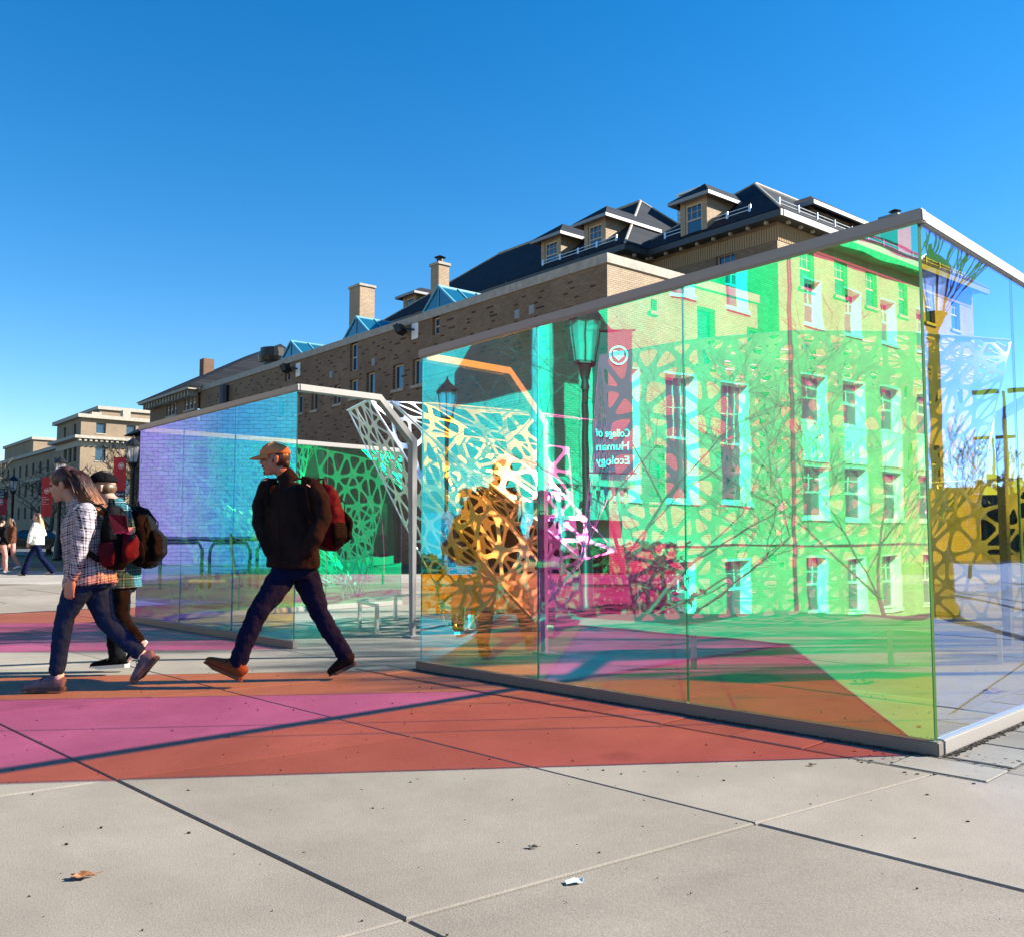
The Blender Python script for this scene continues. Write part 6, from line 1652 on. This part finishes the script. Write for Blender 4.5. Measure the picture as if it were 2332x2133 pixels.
    r, PP = backpack('black backpack with maroon upper pocket and pink zip worn by the woman in check', p(262,1222,.0), V(1,-.15,.0), V(0,0,1), V(0,1,.0), .28, .45, .20, M_PACKB, M_PACKR)
    mb = MB(); c = PP(-.14,.06,.02); X = V(.9,-.4,0).normalized(); mb.lathe(p(296,1208,-.10), [(.026,0),(.026,.006)], 16, up=V(.5,-.85,0).normalized()); mb.build('round_patch', mat('salmon_patch', (.6,.16,.14), .7), r)
    mb = MB(); mb.tube([p(262,1212,-.165), p(280,1210,-.155), p(292,1214,-.12)], .008, 6); mb.build('pink_zip', M_PINK, r)
    mb = MB(); mb.poly([p(248,1170,-.145), p(288,1175,-.13), p(294,1212,-.13), p(258,1212,-.165)]); o = mb.build('pocket_panel', M_PACKR, r); sd = o.modifiers.new('t','SOLIDIFY'); sd.thickness = .02
    strap(r, [p(250,1165,-.08), p(225,1150,-.11), p(196,1148,-.125), p(174,1160,-.13), p(168,1185,-.14), p(172,1215,-.15), p(190,1250,-.17), p(222,1272,-.17), p(250,1270,-.1)], .04, M_PACKB, [V(0,-.2,1),V(0,-.2,1),V(-.2,-.3,1),V(-1,-.4,.5),V(-1,-.6,0),V(-.6,-1,0),V(0,-1,0),V(0,-1,0),V(0,-1,0)])
woman()

# ---------------------------------------------------------------- man in the teal check shirt
def man_teal():
    Y0 = 7.35
    root = empty('person', tuple(gp(265,1512)), 'man in black cap, teal check shirt and black trousers walking behind the woman', 'person')
    p = lambda x, y, dy=0: pt(x, y, Y0+dy)
    left = V(.10,-1,0).normalized(); hf = V(-.95,-.10,-.16).normalized(); up = V(-.15,0,.98).normalized(); hc = p(233,1112,0)
    nb = p(262,1150,0); pel = p(272,1318,0); SN, SF = p(276,1166,-.19), p(270,1164,.19)
    hN, hF = p(266,1322,-.08), p(276,1322,.08); k1, a1 = p(262,1412,.08), p(268,1490,.08); k2, a2 = p(272,1404,-.08), p(318,1464,-.08)
    mb = MB(); P_, A = head_parts(mb, hc, hf, up, 1.0); mb.tube([hc+V(.03,0,-.05), p(250,1138,0), nb], [.056,.056,.066], 14)
    loft(mb, [pel, p(276,1260,0), p(272,1200,0), p(268,1168,0)], [(.16,.10),(.15,.10),(.18,.12),(.13,.09)], left)
    limb(mb, [SN, p(284,1240,-.22), p(262,1300,-.2)], [.048,.04,.03]); limb(mb, [SF, p(280,1240,.22), p(262,1300,.2)], [.048,.04,.03])
    hand_parts(mb, p(262,1300,-.2), V(-.3,0,-1), V(0,1,0)); hand_parts(mb, p(262,1300,.2), V(-.3,0,-1), V(0,-1,0), side=-1)
    limb(mb, [hF, k1, a1], [.075,.05,.036]); limb(mb, [hN, k2, a2], [.075,.05,.036])
    body = fuse('body', mb, M_SKIN, root, .0085, 2); eyes(body, P_, A)
    mb = MB(); ball(mb, P_(0,-.040,-.005), (.080,.070,.062), A, 18, 10); fuse('hair', mb, M_HAIRS, body, .007, 1)
    mb = MB(); ball(mb, P_(0,.045,-.082), (.047,.046,.034), A, 14, 9); ball(mb, P_(0,.075,-.095), (.026,.022,.022), A); fuse('beard', mb, M_HAIRS, body, .006, 2)
    cap_on(body, P_(0,.004,.016), hf, up, M_CAPB, 1.02, bill=.07)
    mb = MB(); loft(mb, [p(276,1338,0), p(276,1310,0), p(278,1260,0), p(276,1210,0), p(272,1178,0), p(268,1158,0)], [(.20,.15),(.195,.145),(.185,.14),(.20,.15),(.19,.12),(.10,.08)], left, 22); mb.tube([p(266,1156,0), p(258,1142,0)], [.085,.072], 14)
    limb(mb, [SN, p(288,1205,-.21), p(286,1244,-.22), p(266,1298,-.2)], [.075,.068,.06,.05]); limb(mb, [SF, p(284,1205,.21), p(282,1244,.22), p(264,1298,.2)], [.075,.068,.06,.05])
    uvt = lambda c: (math.atan2(c.y-7.35, c.x-p(276,1240).x)*.18, c.z)
    fuse('shirt', mb, M_PLAIDT, root, .012, 2, .026, .07, uvt)
    mb = MB(); loft(mb, [p(274,1300,0), p(274,1325,0), p(272,1345,0)], [(.17,.12),(.17,.125),(.15,.115)], left)
    limb(mb, [hF, p(266,1365,.08), k1, p(264,1455,.08), p(267,1494,.08)], [.10,.09,.075,.07,.066]); limb(mb, [hN, p(272,1360,-.08), k2, p(298,1440,-.08), p(314,1462,-.08)], [.10,.09,.072,.066,.06])
    fuse('trousers', mb, M_BLKTR, root, .011, 2, .026, .06)
    shoe(root, p(292,1518,.08), p(206,1524,.06), p(272,1488,.08), M_CANV, M_SOLEW, .047, .075, .028, 'canvas_shoe', high=True, laces=M_SOLEW)
    shoe(root, p(334,1462,-.08), p(298,1508,-.08), p(316,1452,-.08), M_CANV, M_SOLEW, .047, .07, .026, 'canvas_shoe', high=True)
    r, PP = backpack('plain black backpack on the man in the teal check shirt', p(326,1222,.0), V(1,-.1,.08), V(0,0,1), V(0,1,0), .31, .48, .22, M_PACKB, M_PACKB)
    strap(r, [p(318,1170,-.1), p(296,1150,-.13), p(276,1146,-.14), p(262,1158,-.15), p(256,1190,-.16), p(266,1230,-.17), p(300,1262,-.15)], .045, M_PACKB, [V(0,-.2,1),V(0,-.2,1),V(-.2,-.3,1),V(-1,-.4,.5),V(-1,-.6,0),V(-.3,-1,0),V(0,-1,0)])
man_teal()

# ---------------------------------------------------------------- small far figures
def far_person(base, hgt, face, label, m_top, m_leg, m_hair, longh=0, stride=.3, skin=M_SKIN, pack=None, m_shoe=M_SOLEW, puffy=1.0, hat=None, bell=1.0):
    b = Vector(base); root = empty('person', tuple(b), label, 'person'); f = face.normalized(); s = V(f.y,-f.x,0); k = hgt/1.7; up = V(0,0,1)
    P0 = lambda a, o, z: b + (f*a + s*o + up*z)*k
    mb = MB(); P_, A = head_parts(mb, P0(.03,0,1.57), f+V(0,0,-.1), up, k)
    mb.tube([P0(.0,0,1.52), P0(-.02,0,1.40)], [.05*k,.055*k], 10); loft(mb, [P0(0,0,.9), P0(0,0,1.15), P0(0,0,1.36)], [(.14,.09),(.13,.09),(.15,.09)], s)
    legs = []
    for e in (-1, 1): kn = P0(e*stride*.55+.04, e*.09, .50); an = P0(e*stride - (.1 if e < 0 else 0), e*.09, .10 if e > 0 else .16); legs.append((P0(0,e*.09,.92), kn, an)); limb(mb, [P0(0,e*.09,.92), kn, an], [.07*k,.05*k,.035*k], 8)
    arms = []
    for e in (-1, 1): el = P0(-e*.08, e*.22, 1.12); w_ = P0(-e*.02+.12, e*.20, .90); arms.append((P0(0,e*.17,1.36), el, w_)); limb(mb, [P0(0,e*.17,1.36), el, w_], [.04*k,.035*k,.025*k], 8); hand_parts(mb, w_, (w_-el), V(-s.x*e,-s.y*e,0), k, .5, e)
    body = fuse('body', mb, skin, root, .012, 1); eyes(body, P_, A, k)
    mb = MB(); ball(mb, P_(0,-.026,.03), (.084*k,.096*k,.094*k), A)
    if longh:
        loft(mb, [P_(0,-.06,.03), P_(0,-.10,-.1), P_(0,-.12,-.1-longh*.5), P_(0,-.15,-.1-longh)], [(.08,.05),(.095,.05),(.10,.045),(.06,.02)], s, 12)
    fuse('hair', mb, m_hair, body, .012, 1)
    if hat: cap_on(body, P_(0,0,.02), f, up, hat, k)
    mb = MB(); q = puffy
    loft(mb, [P0(0,0,.84 if q > 1 else .88), P0(0,0,1.0), P0(0,0,1.2), P0(0,0,1.36), P0(0,0,1.44)], [(.19*q,.14*q),(.18*q,.14*q),(.185*q,.14*q),(.17*q,.11*q),(.07,.07)], s, 16)
    for a in arms: limb(mb, [a[0], a[1], a[1].lerp(a[2], .9)], [.065*q,.058*q,.045*q], 10)
    fuse('jacket', mb, m_top, root, .014, 1, .03, .07)
    mb = MB(); loft(mb, [P0(0,0,.98), P0(0,0,.90), P0(0,0,.82)], [(.155,.11),(.16,.12),(.14,.11)], s, 14)
    for l in legs: limb(mb, [l[0], l[1], l[2]], [.095*k,.07*k,.055*k*bell], 10)
    fuse('trousers', mb, m_leg, root, .014, 1, .02, .06)
    for l in legs: an = l[2]; shoe(root, an-f*.06*k-up*.09*k, an+f*.19*k-up*(.09 if an is legs[1][2] else .13)*k, an, m_shoe, M_SOLE, .045*k, .075*k, .02, 'shoe')
    if pack:
        backpack(pack[0], P0(-.24,0,1.16), -f, up, s, .30, .44, .2, pack[1], pack[1])
    return root
far_person(gp(82,1311), 1.72, V(-1,-.1,0), 'woman with long blond tipped hair in cream jacket and flared navy jeans', M_WHITEJ, M_JEAND, M_HAIRB, .42, .34, puffy=1.18, m_shoe=M_SANDAL, bell=1.6)
far_person(gp(22,1298), 1.66, V(-.5,-.85,0), 'woman in brown cardigan and dusty pink leggings with very long dark hair', M_CARD, M_PINKP, M_HAIRK, .5, .16, skin=M_SKIN3)
far_person(gp(-2,1306), 1.62, V(.3,.95,0), 'person in dark cap seen from behind at the left edge', M_BLKTR, M_PINKP, M_HAIRK, 0, .14, pack=('grey patterned backpack worn by the figure cut by the left edge', M_GREYP), hat=M_CAPB)
vis = mat('yellow_safety_vest', (.62,.70,.03), .8)
far_person(gp(592,1298), 1.7, V(1,-.3,0), 'distant walker in a yellow vest seen through the farther pavilion', vis, M_JEAND, M_HAIRD, 0, .2)
pm = mirrorA(pt(1481,1300,17)); pm.z = terr(pm.x, pm.y)
far_person(V(-9.5,-3.5,terr(-9.5,-3.5)), 1.75, V(1,.3,0), 'walker in black coming over the lawn, mirrored in the middle pane', M_JACKET, M_BLKTR, M_HAIRD, 0, .2)

# ================================================================== LITTER
M_LEAFB = mat('dead_leaf', (.28,.11,.035), .7, col2=(.16,.06,.02), scale=60); M_PAPER = mat('pale_blue_paper', (.45,.66,.72), .6, col2=(.75,.78,.8), scale=60)
def leaf(loc, ang, sz, label, name='fallen_leaf', m=M_LEAFB, cat='leaf'):
    rt = random.Random(int(loc.x*1000)); mb = MB(); n = 14; c = Vector(loc)+V(0,0,.006); ring = []
    for i in range(n):
        g = 2*math.pi*i/n; r = sz*(.5+.5*abs(math.cos(g*2.5))**.6)*(.8+.4*rt.random()); ring.append(c + V(math.cos(g+ang)*r*1.3, math.sin(g+ang)*r*.7, sz*.35*abs(math.sin(g*1.5))+.001))
    for i in range(n): mb.poly([c, ring[i], ring[(i+1)%n]])
    mb.tube([c, c+V(math.cos(ang)*sz*1.9, math.sin(ang)*sz*1.9, .004)], sz*.04, 4)
    o = mb.build(name, m); sd = o.modifiers.new('t','SOLIDIFY'); sd.thickness = .001; return tag(o, label, cat)
leaf(gp(187,1999), .6, .032, 'curled brown leaf on the bare concrete at lower left')
leaf(gp(1213,1932), 0, .016, 'tiny dark leaf scrap alone in the middle of a slab', m=M_BED)
leaf(gp(1850,1743), 1, .016, 'small dark leaf near the foot of the glass corner', m=M_BED)
leaf(gp(1968,1556), .3, .07, 'flat olive leaf on the floor inside the near pavilion', m=mat('olive_leaf', (.12,.11,.03), .8))
leaf(gp(2265,1577), .3, .06, 'crumpled leaf on the floor behind the blue pane')
leaf(gp(1580,1541), 1.3, .016, 'orange brown leaf by the pavers at the pavilion foot')
o_ = gp(1307,2009); mb = MB(); X = V(.98,.2,0); Y_ = V(-.2,.98,0)
q = lambda a, b, z: o_ + X*a + Y_*b + V(0,0,z)
mb.quad(q(-.028,-.014,.003), q(.0,-.016,.008), q(.002,.014,.011), q(-.026,.013,.005)); mb.quad(q(0,-.016,.008), q(.024,-.012,.004), q(.027,.012,.006), q(.002,.014,.011)); mb.quad(q(.024,-.012,.004), q(.03,-.004,.012), q(.029,.010,.014), q(.027,.012,.006))
o = mb.build('paper_scrap', M_PAPER); sd = o.modifiers.new('t','SOLIDIFY'); sd.thickness = .0006; tag(o, 'crumpled pale blue and white wrapper on the foreground concrete', 'litter')
rt = random.Random(9); mb = MB()
for k in range(420):
    x, y = rt.uniform(-3,4), rt.uniform(2.1,7.5); s = rt.choice((.002,.003,.004,.006))
    mb.box((x,y,s*.4), (s*rt.uniform(1,2), s, s), 0)
for k in range(130):
    g = rt.gauss(0,.22); t = rt.gauss(0,.22); p_ = CRN + V(-.05,-.15,0) + V(g,t*.6,0); s = rt.uniform(.003,.009); mb.box((p_.x,p_.y,s*.4), (s*1.8,s,s*.7), 0)
tag(mb.build('grit', M_BED), 'scattered dark grit and crumbs on the concrete slabs', 'grit', kind='stuff')
